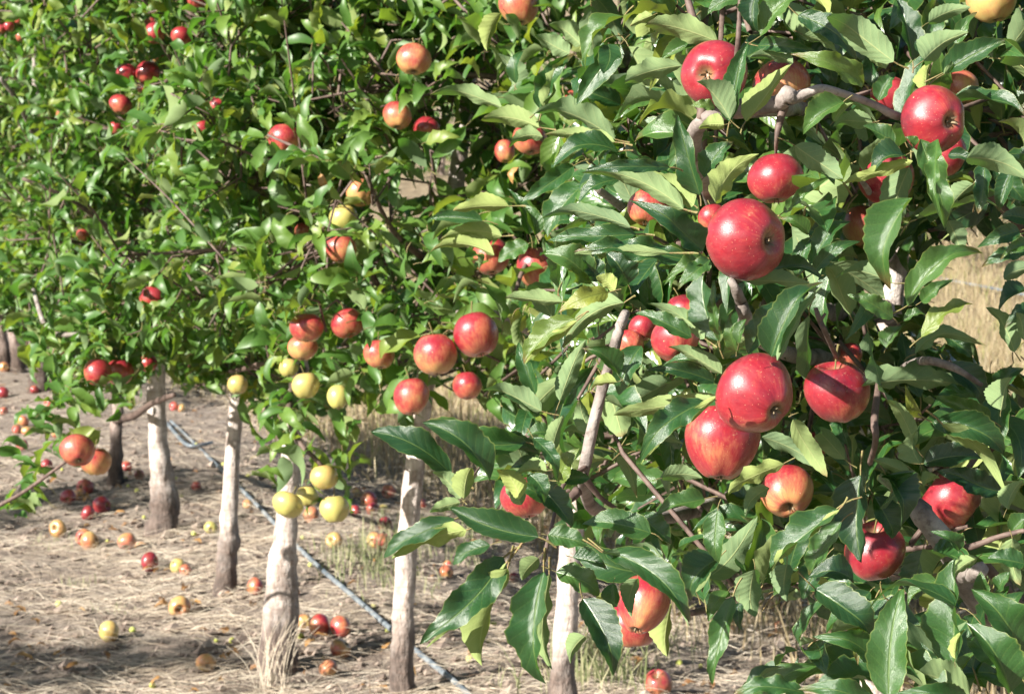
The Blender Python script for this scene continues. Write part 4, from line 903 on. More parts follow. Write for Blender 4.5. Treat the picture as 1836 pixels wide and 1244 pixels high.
# ------------------------------------------------------------------ the large leaves of the front branches, each set where the photo has it
# base px, tip px, width px, side shown (T upper, U under), depth, tone (leaf colour; low also paints in shade, high paints in sun shining through), roll, bend
HERO = '''
1287 76 1156 47 46 U 2.2 .5 ; 1170 28 1129 48 18 U 2.3 .7 ; 1222 118 1120 150 38 U 2.35 .55 ; 1252 76 1187 109 26 T 2.4 .8
1308 218 1343 75 40 T 1.95 .4 ; 1309 215 1249 147 42 U 1.93 .45 ; 1337 218 1419 115 36 U 1.95 .85 ; 1281 195 1239 190 20 T 2.0 .9 ; 1298 224 1252 231 32 U 1.98 .95
1364 65 1457 0 42 T 2.1 .7 ; 1357 -8 1359 59 38 T 2.05 .2 ; 1326 0 1268 27 28 T 2.15 .5 ; 1422 113 1342 104 32 U 2.12 .4 ; 1359 83 1479 102 28 T 2.1 .3
1431 28 1536 108 46 T 2.15 .3 ; 1440 63 1499 98 22 U 2.14 .5 ; 1549 152 1416 98 40 T 2.05 .7 ; 1602 111 1482 30 58 U 2.0 .6 ; 1656 109 1737 58 52 U 2.0 .6
1636 109 1606 -4 38 T 2.1 .2 ; 1691 131 1804 72 44 T 2.1 .2 ; 1693 133 1804 78 18 U 2.08 .6 ; 1704 122 1752 22 24 T 2.12 .5 ; 1658 161 1673 105 30 U 2.25 .9
1665 41 1741 13 30 U 2.4 .6 ; 1575 181 1607 131 30 T 2.05 .55 ; 1588 124 1555 94 32 U 2.15 .6 ; 1512 183 1440 242 42 T 2.05 .75 ; 1564 220 1493 228 34 U 2.06 .6
1604 259 1547 226 30 T 2.05 .5 ; 1495 218 1530 185 18 U 2.04 .8 ; 1640 262 1622 246 18 T 2.02 .6 ; 1650 250 1694 410 44 T 1.98 .55 -20 ; 1680 250 1693 408 26 T 1.95 .7 20
1630 300 1586 442 52 U 2.05 .35 ; 1636 355 1597 520 60 T 2.0 .5 ; 1621 280 1562 313 42 T 2.04 .2 ; 1636 289 1508 333 24 U 2.02 .85 ; 1734 283 1850 324 50 U 1.92 .5
1763 291 1754 384 28 T 2.0 .1 ; 1815 305 1790 380 30 T 2.05 .15 ; 1700 278 1745 291 22 T 2.1 .2 ; 1627 548 1763 455 44 T 2.1 .55 ; 1652 541 1710 502 28 T 2.08 .55
1601 570 1519 528 34 T 2.05 .7 ; 1652 605 1745 546 28 T 2.03 .75 ; 1641 635 1769 620 34 U 2.05 .4 22 .14 ; 1819 631 1767 551 36 U 1.98 .5 ; 1589 624 1617 585 28 T 2.05 .6
1619 576 1660 566 16 T 2.06 .7 ; 1545 692 1737 694 40 U 2.1 .35 ; 1697 653 1763 729 44 T 2.12 .15 ; 1776 753 1673 709 32 T 2.06 .65 ; 1671 757 1800 815 54 T 1.98 .2 10 .1
1690 760 1806 890 30 U 1.95 .75 15 .06 ; 1795 735 1815 676 48 U 1.95 .5 ; 1640 800 1590 717 28 U 1.98 .7 ; 1650 831 1645 772 60 U 1.97 .6 ; 1630 848 1565 824 24 U 1.98 .6
1543 852 1545 1009 60 T 2.0 .1 ; 1588 852 1615 943 62 T 1.98 .15 ; 1567 889 1599 966 46 T 2.02 .1 ; 1793 881 1680 844 48 T 2.05 .1 ; 1656 831 1763 822 44 T 2.1 .1
1806 911 1837 859 30 U 1.95 .6 ; 1654 868 1686 857 34 U 2.0 .6 ; 1813 955 1850 925 36 T 2.0 .5 ; 1655 985 1640 1075 52 T 2.3 .1 ; 1815 965 1830 1050 42 U 2.1 .5
1509 935 1453 1036 38 T 1.95 .5 ; 1500 912 1381 1020 46 T 1.93 .5 ; 1504 914 1383 1026 18 U 1.92 .9 ; 1366 783 1468 841 32 U 1.95 .25 ; 1422 752 1483 855 36 U 1.9 .6 15 -.08
1405 831 1305 889 30 U 1.97 .85 ; 1379 874 1337 929 30 U 2.02 .5 ; 1187 857 1260 857 30 U 2.05 .55 ; 1167 955 1043 940 48 T 1.95 .55 ; 1150 926 1204 975 44 T 2.0 .25
1263 894 1178 922 36 T 2.0 .55 ; 1287 915 1289 1009 42 T 1.95 .5 ; 982 959 1054 977 40 T 1.92 .6
903 999 753 1154 64 T 1.95 .25 10 .08 ; 907 1010 765 1160 20 U 1.93 .9 10 .08 ; 879 977 812 1014 28 T 1.98 .3 ; 910 1019 864 1193 64 U 1.93 .8 ; 975 1025 978 1225 62 T 1.92 .45
985 1030 990 1200 40 U 1.94 .75 ; 965 1000 936 1040 34 U 2.0 .7 ; 997 1025 1075 1067 44 T 1.94 .6 ; 1045 1073 1099 1211 62 T 1.9 .05 ; 1049 1140 1023 1189 32 U 2.1 .6
1027 999 1088 1021 28 T 2.0 .1 ; 1085 990 1236 1115 52 T 1.9 .2 15 .1 ; 1080 990 1235 1122 22 U 1.88 .5 15 .1 ; 1204 1082 1196 1176 40 U 2.36 .9 ; 1143 1037 1132 1107 32 U 1.95 .6
1100 1045 1105 1088 34 T 1.95 .5 ; 1075 1062 1095 1112 32 U 2.0 1.0
810 851 664 774 50 T 1.9 .15 ; 878 862 757 757 50 T 1.88 .35 ; 943 792 762 755 52 T 1.92 .4 12 .12 ; 967 814 834 801 34 T 1.95 .15 ; 826 893 775 846 34 U 1.86 .6 ; 832 893 845 838 42 U 1.86 .9
965 962 806 910 52 T 1.85 .25 ; 815 930 688 1000 36 T 1.9 .3 ; 836 950 702 1002 36 U 1.88 .9 ; 825 900 770 918 24 U 1.9 .6 ; 987 822 1011 744 28 U 1.92 .7 ; 985 775 945 781 32 T 1.94 .6
1002 864 1039 803 38 T 1.92 .95 ; 1006 860 1058 856 28 T 1.93 .5 ; 980 844 921 853 28 U 1.9 .6 ; 975 838 915 840 32 T 1.93 .2 ; 932 894 891 842 38 U 1.9 .95 ; 950 851 976 902 36 T 1.88 .55
956 785 998 864 30 T 1.9 .55 ; 965 866 1026 944 46 T 1.95 .2 ; 1032 572 939 652 38 T 2.1 .7 ; 1034 576 940 654 18 U 2.08 1.0 ; 1119 543 1006 626 40 U 2.1 .4 ; 1090 525 1000 562 36 T 2.05 .95
1008 541 904 535 26 U 2.2 .5 ; 971 737 865 700 36 U 2.15 .5 ; 967 744 884 707 34 T 2.17 .3 ; 960 707 930 613 30 T 2.2 .5 ; 1004 718 1050 609 36 U 2.2 .4 ; 1109 674 1043 624 36 T 2.06 .35
1150 620 1109 709 42 T 1.98 .55 ; 1106 685 1060 700 20 U 2.0 .8 ; 1060 775 1040 715 36 U 2.2 .4 ; 1263 607 1161 544 30 U 1.95 .6 ; 1287 611 1264 478 50 T 1.95 .2 ; 1290 610 1281 502 18 T 1.93 .6
1383 639 1479 506 54 T 1.9 .2 ; 1394 646 1477 510 18 U 1.88 .6 ; 1342 635 1414 537 38 T 1.96 .35 ; 1240 605 1139 561 32 T 2.0 .55 ; 1294 670 1198 622 28 U 1.97 .6 ; 1285 665 1187 657 28 T 2.0 .5
1281 685 1159 663 32 T 1.95 .15 ; 1285 710 1100 744 34 U 1.95 .75 15 .05 ; 1265 720 1146 830 52 T 1.96 .3 ; 1283 712 1150 832 18 U 1.94 1.0 ; 1320 630 1312 560 24 T 1.95 .6 ; 1325 615 1338 572 20 T 1.95 .6
1332 645 1308 640 13 T 1.94 .6 ; 1225 375 1042 310 42 U 1.92 .5 14 -.05 ; 1200 300 1050 305 24 T 1.97 .2 ; 1244 368 1144 313 42 U 1.88 .65 ; 1255 350 1215 205 40 T 1.92 .3 ; 1283 363 1361 276 46 U 1.9 .85
1262 318 1316 254 38 T 1.97 .3 ; 1261 450 1128 359 52 T 1.9 .3 ; 1231 466 1028 452 40 T 1.92 .25 ; 1200 454 1030 455 16 U 1.9 .6 ; 1130 407 971 392 28 U 1.95 .35 ; 1140 420 980 432 34 T 1.97 .4
1272 468 1191 511 32 T 1.92 .75 ; 1272 466 1215 520 34 T 1.9 .5 ; 1331 503 1457 509 26 U 2.02 .5 ; 1379 487 1479 503 30 T 2.05 .15 ; 1405 381 1500 313 20 T 2.1 .6 ; 1425 261 1512 322 44 U 2.0 .4
1453 474 1525 398 36 T 2.1 .35 ; 1458 490 1543 433 28 T 2.08 .5 ; 1430 495 1455 425 30 T 2.1 .5 ; 1449 420 1398 392 26 T 2.15 .55 ; 1600 508 1495 500 28 U 2.1 .4
899 192 771 170 28 U 3.0 .45 ; 967 229 862 216 38 U 2.9 .6 ; 967 194 1030 96 36 T 2.9 .25 ; 975 194 1028 96 24 U 2.88 .6 ; 921 152 891 96 38 U 3.0 .4 ; 925 150 939 92 22 T 2.98 .5
1113 187 1024 161 34 T 2.7 .25 ; 1074 152 1015 128 30 T 2.9 .4 ; 1021 96 958 65 36 U 3.1 .6 ; 1041 81 984 44 38 U 3.1 .5 ; 1075 110 1092 48 46 U 3.0 .8 ; 899 24 873 92 30 U 3.4 .9
1102 250 957 205 38 U 2.7 .45 ; 1102 255 976 242 28 U 2.65 .6 ; 973 246 912 266 28 U 2.9 .5 ; 1109 272 991 300 40 T 2.6 .4 ; 1028 298 932 365 34 T 2.7 .45 ; 1109 322 1037 365 30 T 2.6 .4
912 370 812 378 30 U 3.0 .8 ; 865 396 771 392 26 T 3.1 .35 ; 900 424 786 433 32 U 3.1 .65 ; 886 457 771 452 28 U 3.1 .75 ; 947 437 893 470 32 T 3.0 .6 ; 960 422 934 367 28 T 3.0 .5 ; 950 420 908 337 26 T 3.05 .4
1060 507 974 455 54 T 2.3 .6 ; 1074 505 1041 450 38 T 2.3 .3 ; 1126 510 1087 453 58 T 2.2 .1 ; 1102 522 1069 496 38 U 2.15 1.0
1594 1250 1620 1053 72 T 1.85 .55 ; 1709 1190 1713 1000 60 T 1.87 .45 ; 1840 1180 1741 1055 64 T 1.88 .5 ; 1812 1240 1733 1116 62 T 1.85 .5 ; 1740 1252 1643 1206 62 U 1.83 .6
1442 1242 1312 1246 34 T 1.85 .35 ; 1570 1262 1430 1236 40 T 1.84 .4 ; 1730 1262 1603 1243 44 T 1.82 .4 ; 1570 1190 1458 1141 50 T 1.9 .55 ; 1461 1055 1566 1157 62 T 1.95 .1 ; 1530 1040 1448 1035 46 T 2.0 .1
1314 1069 1277 1227 36 T 1.95 .6 ; 1305 1059 1270 1114 26 T 1.97 .6 ; 1325 1080 1332 1130 24 T 2.0 .1 ; 1354 1020 1354 1106 48 U 2.0 .55 ; 1411 1012 1411 1078 42 U 2.0 .3 ; 1290 1000 1238 1078 58 T 2.02 .15
1790 1059 1811 1025 24 T 1.9 .55 ; 1801 1078 1810 1049 24 T 1.9 .5 ; 1766 1065 1758 1023 28 T 1.9 .5 ; 1680 1040 1628 1085 30 T 1.95 .7 ; 1713 1180 1731 1127 16 U 1.84 .95 ; 1665 1190 1650 1150 30 T 1.95 .3
1828 414 1752 444 36 T 2.0 .35 ; 1846 436 1792 468 26 T 2.0 .5 ; 1850 448 1760 479 28 T 2.02 .2 ; 1850 395 1790 392 34 T 2.3 .2 ; 1840 520 1790 560 34 T 2.25 .3 ; 1700 395 1722 455 32 U 2.35 .3 ; 1690 600 1742 640 30 T 2.3 .4 ; 1850 560 1800 590 30 T 2.15 .2 ; 1720 985 1668 952 30 T 2.0 .4 ; 1752 1000 1705 1040 26 U 2.02 .5 ; 1850 480 1800 500 30 U 2.2 .3 ; 935 905 905 858 34 U 1.98 .7 ; 985 900 925 868 30 T 1.96 .4 ; 1790 700 1836 660 34 T 2.1 .2 ; 1836 610 1822 560 30 U 2.1 .4
1745 330 1700 395 30 U 2.2 .3 ; 1780 300 1836 360 40 T 2.15 .2 ; 1480 1000 1440 1075 40 T 2.15 .3 ; 1560 1060 1520 1130 44 T 2.1 .25 ; 1836 1010 1770 1000 36 T 2.0 .5 ; 1790 1110 1836 1060 40 T 1.98 .5
'''
hero = []
random.seed(99)
for ent in HERO.replace('\n', ';').split(';'):
    w = ent.split()
    if not w: continue
    x0, y0, x1, y1, wd = map(float, w[:5]); face = w[5]; d = float(w[6]); tone = float(w[7])
    roll = float(w[8]) if len(w) > 8 else None; bend = float(w[9]) if len(w) > 9 else random.gauss(0, .03)
    if x0 > 1430 and 610 < y0 < 965 and (x0 + x1) / 2 > 1450: d += .16      # this side hangs deeper, in the shade of the leaves nearer the sun
    B = P(x0, y0, d); Lp = math.hypot(x1 - x0, y1 - y0) * d / FPX
    T_ = P(x1, y1, d + random.uniform(-.3, .25) * Lp)
    A = T_ - B; X = A.normalized(); view = (CAM - (B + T_) / 2).normalized()
    n0 = (view - X * view.dot(X)).normalized()
    if face == 'U': n0 = -n0
    want = Vector((0, 0, 1)) * .8 + SUN * .5
    side = n0.cross(X)
    ang = R(abs(roll) if roll is not None else random.uniform(12, 38))
    sg = 1 if side.dot(want) > 0 else -1
    n = n0 * math.cos(ang) + side * (sg * math.sin(ang))
    Wr = wd * d / FPX / A.length / max(.6, math.cos(ang)) * 1.0
    Wr = min(Wr, .78)
    pt = random.uniform(.16, .3)
    while pt > .04:
        ex, ey, ed = proj(np.array([B - A * pt, B - A * pt * .5]))
        if any((ed < ad + .03).any() and ((ex - ax) ** 2 + (ey - ay) ** 2 < (ar * 1.08) ** 2).any() for (ax, ay, ar, ad) in AP_ALL): pt -= .04
        else: break
    g = leaf_geo(W=Wr, nl=20, nw=3, fold=random.uniform(.35, 1.15), arch=random.uniform(0.0, .26), wave=random.uniform(.03, .08), wfreq=random.uniform(1.5, 3.2), phase=random.uniform(0, 6.28),
                 twist=random.uniform(-.55, .55), bend=bend * (1 if face == 'T' else -1), hook=random.uniform(0, .8), serr=.04, pet=pt if pt > .05 else 0, petdroop=random.uniform(-.02, .1), ovate=random.random())
    M = frames(np.array([B]), np.array([A]), np.array([n]))[0]
    if face == 'U' and False: pass
    if not (1240 < (x0 + x1) / 2 < 1345 and (y0 + y1) / 2 < 235):
        sm = np.array([(u, v * Wr * .45 * math.sin(math.pi * u), 0, 1) for u in (.05, .25, .45, .65, .85, .98) for v in (-1, 0, 1)])
        for _ in range(9):
            if shades_apple((M @ sm.T).T[:, :3], .9).sum() < 2: break
            d += .05; q_ = P(x0, y0, d); sc_ = d / (d - .05); A = A * sc_; M = frames(np.array([q_]), np.array([A]), np.array([n]))[0]
    hero.append((g, M, tone, 'S' if (x0 > 1560 and y0 > 800) else ('T')))
print('hero leaves', len(hero))
for g, M, tone, key in hero:
    V, F, UV, MI = g
    o = leaf_obj(mesh_np('leaf', V, F, [M_LEAF, M_PET], uv=UV, tint=np.full(len(V), tone), midx=MI), M, trees[key]['root'])
n_hero = {k: sum(1 for h in hero if h[3] == k) for k in ('T', 'S')}

# ------------------------------------------------------------------ limbs and twigs that the photo shows bare
def limb(key, pts, mat=M_LIMB, name='branch', n=9, rough=.2, seed=0):
    c, r = trunk_from_px(pts)
    return tube_obj(name, c, r, mat, trees[key]['root'], n=n, rough=rough, seed=seed)
limb('T', [(1600, 700, 3.9, 40), (1400, 850, 3.4, 30), (1190, 930, 2.8, 24), (1080, 920, 2.35, 22), (1046, 872, 2.14, 22), (1050, 825, 2.1, 22), (1075, 715, 2.1, 21), (1095, 645, 2.1, 21), (1112, 585, 2.1, 20), (1122, 562, 2.12, 17)], seed=3, n=12)
limb('T', [(1045, 850, 2.1, 16), (1075, 890, 2.12, 9), (1110, 915, 2.14, 6)], M_TWIG)
limb('T', [(1052, 835, 2.1, 10), (1010, 870, 2.06, 8), (990, 940, 2.0, 7), (975, 1005, 1.98, 9)], M_TWIG)
limb('T', [(1035, 880, 2.1, 20), (1012, 910, 2.08, 12), (1022, 945, 2.07, 6)], M_TWIG)
limb('T', [(1618, 250, 3.95, 40), (1540, 215, 3.2, 32), (1430, 195, 2.6, 32), (1345, 196, 2.28, 34), (1300, 198, 2.2, 34), (1262, 215, 2.2, 26)], seed=5, n=12)
limb('T', [(1300, 198, 2.2, 32), (1350, 192, 2.2, 34), (1395, 186, 2.2, 30), (1412, 172, 2.18, 36), (1425, 176, 2.18, 22), (1450, 166, 2.18, 18), (1482, 160, 2.18, 15), (1560, 185, 2.2, 13), (1600, 205, 2.2, 16), (1622, 212, 2.22, 12)], seed=6, n=12)
limb('T', [(1405, 190, 2.2, 20), (1398, 220, 2.2, 14), (1392, 250, 2.2, 8), (1391, 282, 2.22, 4)], M_TWIG, seed=7)
limb('T', [(1262, 215, 2.2, 26), (1246, 240, 2.25, 28), (1252, 290, 2.35, 26), (1300, 420, 2.8, 30)], seed=8, n=12)
limb('T', [(1258, 215, 2.2, 18), (1262, 85, 2.25, 15), (1245, 40, 2.28, 14), (1226, -30, 2.3, 12)], M_TWIG, seed=9)
limb('T', [(1312, 200, 2.2, 12), (1322, 90, 2.1, 10), (1326, 30, 2.1, 9), (1328, -30, 2.1, 8)], M_TWIG, seed=10)
limb('T', [(1596, 620, 3.95, 36), (1450, 640, 3.0, 28), (1350, 600, 2.3, 26), (1336, 566, 2.05, 26), (1328, 540, 2.02, 22), (1318, 516, 2.0, 16), (1308, 500, 2.0, 12)], seed=11, n=12)
limb('T', [(1500, 640, 2.3, 10), (1482, 600, 2.12, 10), (1470, 575, 2.1, 10), (1462, 552, 2.1, 8)], M_TWIG, seed=12)
limb('T', [(1471, 574, 2.1, 7), (1480, 562, 2.1, 5)], M_TWIG)
limb('T', [(1590, 460, 4.0, 30), (1572, 400, 3.2, 18), (1560, 350, 2.6, 12), (1542, 320, 2.3, 8)], M_LIMB, seed=13)
limb('S', [(1930, 1240, 2.5, 66), (1800, 1120, 2.3, 54), (1736, 1050, 2.25, 46), (1712, 1005, 2.22, 44), (1684, 962, 2.2, 42), (1652, 920, 2.2, 42), (1636, 902, 2.22, 34)], seed=15, n=14)
limb('S', [(1722, 1030, 2.2, 30), (1745, 1030, 2.15, 30), (1760, 1020, 2.12, 28)], M_LIMB, seed=16)
limb('S', [(1690, 985, 2.2, 14), (1740, 980, 2.18, 13), (1790, 962, 2.16, 10), (1840, 950, 2.14, 9)], M_TWIG, seed=17)
limb('S', [(1745, 990, 2.25, 22), (1790, 1040, 2.3, 20), (1850, 1110, 2.4, 18)], M_TWIG, seed=18)
limb('T', [(1740, 310, 2.5, 10), (1790, 365, 2.55, 15), (1850, 430, 2.6, 16)], M_TWIG, seed=19)
limb('T', [(1600, 680, 3.9, 26), (1640, 650, 2.4, 16), (1700, 655, 2.2, 14), (1760, 690, 2.2, 8)], M_LIMB, seed=20)
limb('T', [(1560, 830, 2.3, 10), (1570, 790, 2.2, 12), (1568, 750, 2.2, 14), (1575, 690, 2.25, 12)], M_TWIG, seed=21)
limb('T', [(1590, 850, 3.95, 30), (1460, 1010, 3.2, 14), (1340, 1060, 2.6, 10), (1290, 1085, 2.4, 14), (1240, 1098, 2.3, 11)], M_TWIG, seed=22)
limb('T', [(1590, 560, 3.95, 40), (1480, 560, 3.3, 34), (1330, 520, 3.0, 26), (1180, 420, 2.8, 20), (1060, 330, 2.7, 12)], M_LIMB, seed=23)
# mid branches
limb('C', [(540, 660, dC, 22), (525, 700, 5.8, 14), (518, 745, 5.5, 12), (535, 790, 5.45, 10), (565, 822, 5.4, 9), (578, 836, 5.4, 7)], M_TWIG, seed=24)
limb('F', [(207, 752, dF, 16), (240, 745, 9.0, 14), (275, 722, 7.6, 12), (312, 708, 7.0, 9)], M_TWIG, seed=25)
limb('F', [(-40, 925, 5.8, 9), (0, 905, 5.8, 8), (45, 880, 5.75, 7), (90, 848, 5.7, 6), (118, 828, 5.65, 5)], M_TWIG, seed=26)
limb('E', [(285, 640, 8.6, 22), (320, 560, 7.6, 18), (300, 500, 6.9, 14), (272, 470, 6.6, 10)], M_LIMB, seed=27)
limb('E', [(320, 130, 7.2, 7), (285, 55, 7.0, 8), (330, 20, 6.9, 10), (352, 30, 6.9, 8), (420, 110, 6.6, 12), (460, 150, 6.4, 14)], M_TWIG, seed=28)
limb('F', [(66, 260, 8.8, 12), (64, 150, 8.8, 12), (60, 40, 8.8, 10), (58, -40, 8.8, 8)], M_LIMB, seed=29)
limb('F', [(60, 240, 8.8, 10), (30, 180, 8.6, 9), (0, 140, 8.5, 7)], M_LIMB, seed=30)
limb('A', [(1100, 300, 5.4, 18), (1000, 265, 4.6, 12), (960, 240, 4.3, 8)], M_TWIG, seed=31)
limb('A', [(1075, 560, 5.4, 22), (1000, 500, 4.6, 16), (950, 470, 4.3, 9), (925, 520, 4.2, 7)], M_TWIG, seed=32)
limb('B', [(790, 480, 5.9, 18), (730, 440, 5.3, 12), (690, 390, 5.0, 9), (655, 310, 4.9, 7)], M_TWIG, seed=33)
limb('A', [(1060, 650, 5.5, 22), (960, 600, 4.8, 16), (880, 560, 4.4, 12), (820, 560, 4.2, 8)], M_LIMB, seed=34)
limb('D', [(440, 480, 7.4, 18), (400, 380, 6.9, 13), (330, 300, 6.6, 9)], M_TWIG, seed=35)
limb('E', [(292, 470, 8.5, 18), (210, 420, 7.6, 12), (130, 360, 7.3, 8), (40, 320, 7.2, 6)], M_TWIG, seed=36)
limb('F', [(60, 520, 7.0, 8), (85, 590, 6.6, 9), (130, 600, 6.5, 9), (180, 590, 6.6, 10)], M_LIMB, seed=37)

# limbs of the generated crowns (those inside the outline)
for k, t in trees.items():
    far_tree = k[0] in 'ZY'
    for i, (p0, p1, p2) in enumerate(t['limbs']):
        if far_tree and i > 5: break
        V, F = tube([p0, p1 * .9 + (p0 + p2) * .05, p2], [.006, .0045, .002] if k in 'TS' else [.011, .008, .003], n=5 if far_tree else 6)
        link('branch', mesh_np('branch', V, F, [M_TWIG]), t['root'])

    for pts_ in t.get('shoots', []):
        V, F = tube(pts_, [.0035, .0028, .0015], n=5); link('shoot', mesh_np('shoot', V, F, [M_TWIG]), t['root'])
    VT, FT = [], []
    for tw in ([] if far_tree else t.get('twigs', [])):
        o_, m_, e_ = (np.array(q) for q in tw); ax = e_ - o_; ax = ax / max(np.linalg.norm(ax), 1e-4); u1 = np.cross(ax, (.3, .5, .8)); u1 /= max(np.linalg.norm(u1), 1e-3); u2 = np.cross(ax, u1); b0 = len(VT)
        for q, r_ in ((o_, .0042), (m_, .0036), (e_, .0022)):
            for w_ in (0, 1.571, 3.142, 4.712): VT.append(tuple(q + (u1 * math.cos(w_) + u2 * math.sin(w_)) * r_))
        for s_ in range(2):
            for w_ in range(4):
                a_, b_, c_, d_ = b0 + s_ * 4 + w_, b0 + s_ * 4 + (w_ + 1) % 4, b0 + s_ * 4 + 4 + (w_ + 1) % 4, b0 + s_ * 4 + 4 + w_
                FT += [(a_, c_, b_), (a_, d_, c_)]
    if VT: link('twigs', mesh_np('twigs', VT, FT, [M_TWIG]), t['root'])['kind'] = 'stuff'

# ------------------------------------------------------------------ foliage: the leaves that show largest are objects, the rest is one mesh per tree
B = {k: np.concatenate([l[0] for l in t['leaves']]) for k, t in trees.items() if t['leaves']}
A = {k: np.concatenate([l[1] for l in trees[k]['leaves']]) for k in B}
N = {k: np.concatenate([l[2] for l in trees[k]['leaves']]) for k in B}
keys = list(B); MS = {k: frames(B[k], A[k], N[k]) for k in keys}
sizes = [len(B[k]) for k in keys]; print('leaves', dict(zip(keys, sizes)))
own = np.concatenate([np.arange(n) + s for n, s in zip(sizes, np.cumsum([0] + sizes[:-1]))])
allM = np.concatenate([MS[k] for k in keys])
samp = np.array([(u, v * .22 * math.sin(math.pi * u), 0, 1) for u in (.15, .35, .5, .65, .85) for v in (-1, -.33, .33, 1)])
W = np.einsum('nij,vj->nvi', allM, samp)[..., :3]
px, py, d = proj(W); cell = 7
ix = np.floor(px / cell).astype(int); iy = np.floor(py / cell).astype(int)
ok = (px > 0) & (px < PW) & (py > 0) & (py < PH) & (d > 0)
# big front leaves and apples hide what is behind them
HM = np.array([h[1] for h in hero]); HW = np.array([(u, v * .22 * math.sin(math.pi * u), 0, 1) for u in np.linspace(.05, .95, 14) for v in np.linspace(-1, 1, 7)])
hw = np.einsum('nij,vj->nvi', HM, HW)[..., :3]; hx, hy, hd = proj(hw)
front = {}
cid = (iy * 1000 + ix); lid = np.repeat(np.arange(len(allM)), samp.shape[0]).reshape(cid.shape)
zb = np.full(1000 * 400, 1e9)
m_ = (hx > 0) & (hx < PW) & (hy > 0) & (hy < PH)
np.minimum.at(zb, (np.floor(hy / cell).astype(int) * 1000 + np.floor(hx / cell).astype(int))[m_], hd[m_])
for (ax, ay, ar, ad) in AP_ALL:
    for yy in np.arange(ay - ar, ay + ar, cell):
        for xx in np.arange(ax - ar, ax + ar, cell):
            if (xx - ax) ** 2 + (yy - ay) ** 2 < ar * ar and 0 < xx < PW and 0 < yy < PH:
                c_ = int(yy // cell) * 1000 + int(xx // cell); zb[c_] = min(zb[c_], ad)
np.minimum.at(zb, cid[ok], d[ok])
vis = ok & (d <= zb[np.clip(cid, 0, len(zb) - 1)] + 1e-6)
score = vis.sum(1).astype(float)
area = np.linalg.norm(allM[:, :3, 0], axis=1) / np.maximum(np.median(d, axis=1), .5)
score = score * area * area
off = 0
for k, n in zip(keys, sizes):
    sc_ = score[off:off + n]; off += n
    quota = 300 - n_hero.get(k, 0)
    if k[0] in 'ZY': quota = 0
    order = np.argsort(-sc_); chosen = [i for i in order[:quota] if sc_[i] > 0]
    near = k in ('T', 'S')
    for i in chosen: leaf_obj(random.choice(ME_HI if near else ME_MID), MS[k][i], trees[k]['root'])
    rest = np.ones(n, bool); rest[chosen] = False
    ti = np.clip(rng.normal(.48 if near else .58, .24, rest.sum()), 0, 1)
    yellow = rng.random(rest.sum()) < .03; ti[yellow] = 1.0
    merged_leaves('foliage', [M_LEAF if near else M_LEAF_FAR, M_PET], MS[k][rest], VAR_MIN if k[0] in 'ZY' else VAR_LO, ti, trees[k]['root'])
# a few dry leaves still hanging
for (x0, y0, x1, y1, w, d, key) in [(388, 132, 440, 155, 20, 6.2, 'D'), (575, 312, 590, 340, 18, 5.0, 'B'), (388, 330, 396, 350, 14, 6.6, 'D'), (930, 300, 920, 330, 14, 4.6, 'A'), (440, 1125 - 640, 445, 505, 10, 6, 'C'), (820, 880, 822, 800, 1, 9, 'A')][:5]:
    g = leaf_geo(W=.5, nl=8, nw=1, fold=.8, arch=.3, serr=0); Bq, Tq = P(x0, y0, d), P(x1, y1, d)
    M = frames(np.array([Bq]), np.array([Tq - Bq]), np.array([(-.5, -.6, .6)]))[0]
    o = leaf_obj(mesh_np('leaf', g[0], g[1], [M_DRYLEAF, M_PET], uv=g[2], tint=np.full(len(g[0]), .9), midx=g[3]), M, trees[key]['root']); o['label'] = 'dry orange brown leaf'

# ------------------------------------------------------------------ apples
def apple_geo(nseg=40, nring=26, lobes=5, lob=.03, cone=.12, seed=0):
    """unit apple: stalk cavity towards +z, calyx basin towards -z"""
    rs = random.Random(seed); V, F = [], []
    ph = rs.uniform(0, 6.28); sk = rs.gauss(0, .07); sk2 = rs.gauss(0, .07)
    for i in range(nring + 1):
        t = i / nring * math.pi
        for k in range(nseg):
            a = 2 * math.pi * k / nseg
            s, c = math.sin(t), math.cos(t)
            r = s * (1 + .0 * c)
            z = c * .93
            r *= 1 + cone * c * .55 - .02 * (1 - s)                       # broad shoulder, narrower base
            if c > 0: z -= .44 * math.exp(-(s / .27) ** 2) ; z += .05 * math.exp(-((s - .5) / .25) ** 2)
            else: z += .30 * math.exp(-(s / .24) ** 2)
            lb = lob * math.cos(lobes * a + ph) * (max(0, -c) ** 1.4 * 1.6 + .25) + .03 * math.cos(2 * a + ph * 2)
            r *= 1 + lb
            if c < 0: z += -.6 * lb * max(0, -c) * s
            V.append((r * math.cos(a) + sk * z, r * math.sin(a) + sk2 * z, z))
    for i in range(nring):
        for k in range(nseg):
            k2 = (k + 1) % nseg; a, b_, c, d = i * nseg + k, i * nseg + k2, (i + 1) * nseg + k2, (i + 1) * nseg + k
            if i > 0: F.append((a, c, b_))
            if i < nring - 1: F.append((a, d, c))
    # outward winding check
    v0, v1, v2 = (np.array(V[j]) for j in F[len(F) // 2])
    if np.dot(np.cross(v1 - v0, v2 - v0), v0) < 0: F = [(a, c, b_) for (a, b_, c) in F]
    return V, F
APPLE_HI = [mesh_np('apple', *apple_geo(48, 32, seed=s, cone=c, lob=l), [M_APPLE]) for s, c, l in ((1, .10, .022), (2, .16, .03), (3, .22, .03), (4, .05, .02))]
APPLE_CONE = mesh_np('apple', *apple_geo(48, 32, seed=9, cone=.42, lob=.03), [M_APPLE])
APPLE_LO = [mesh_np('apple', *apple_geo(24, 16, seed=s + 20, cone=c, lob=.03), [M_APPLE]) for s, c in ((1, .12), (2, .2), (3, .05))]
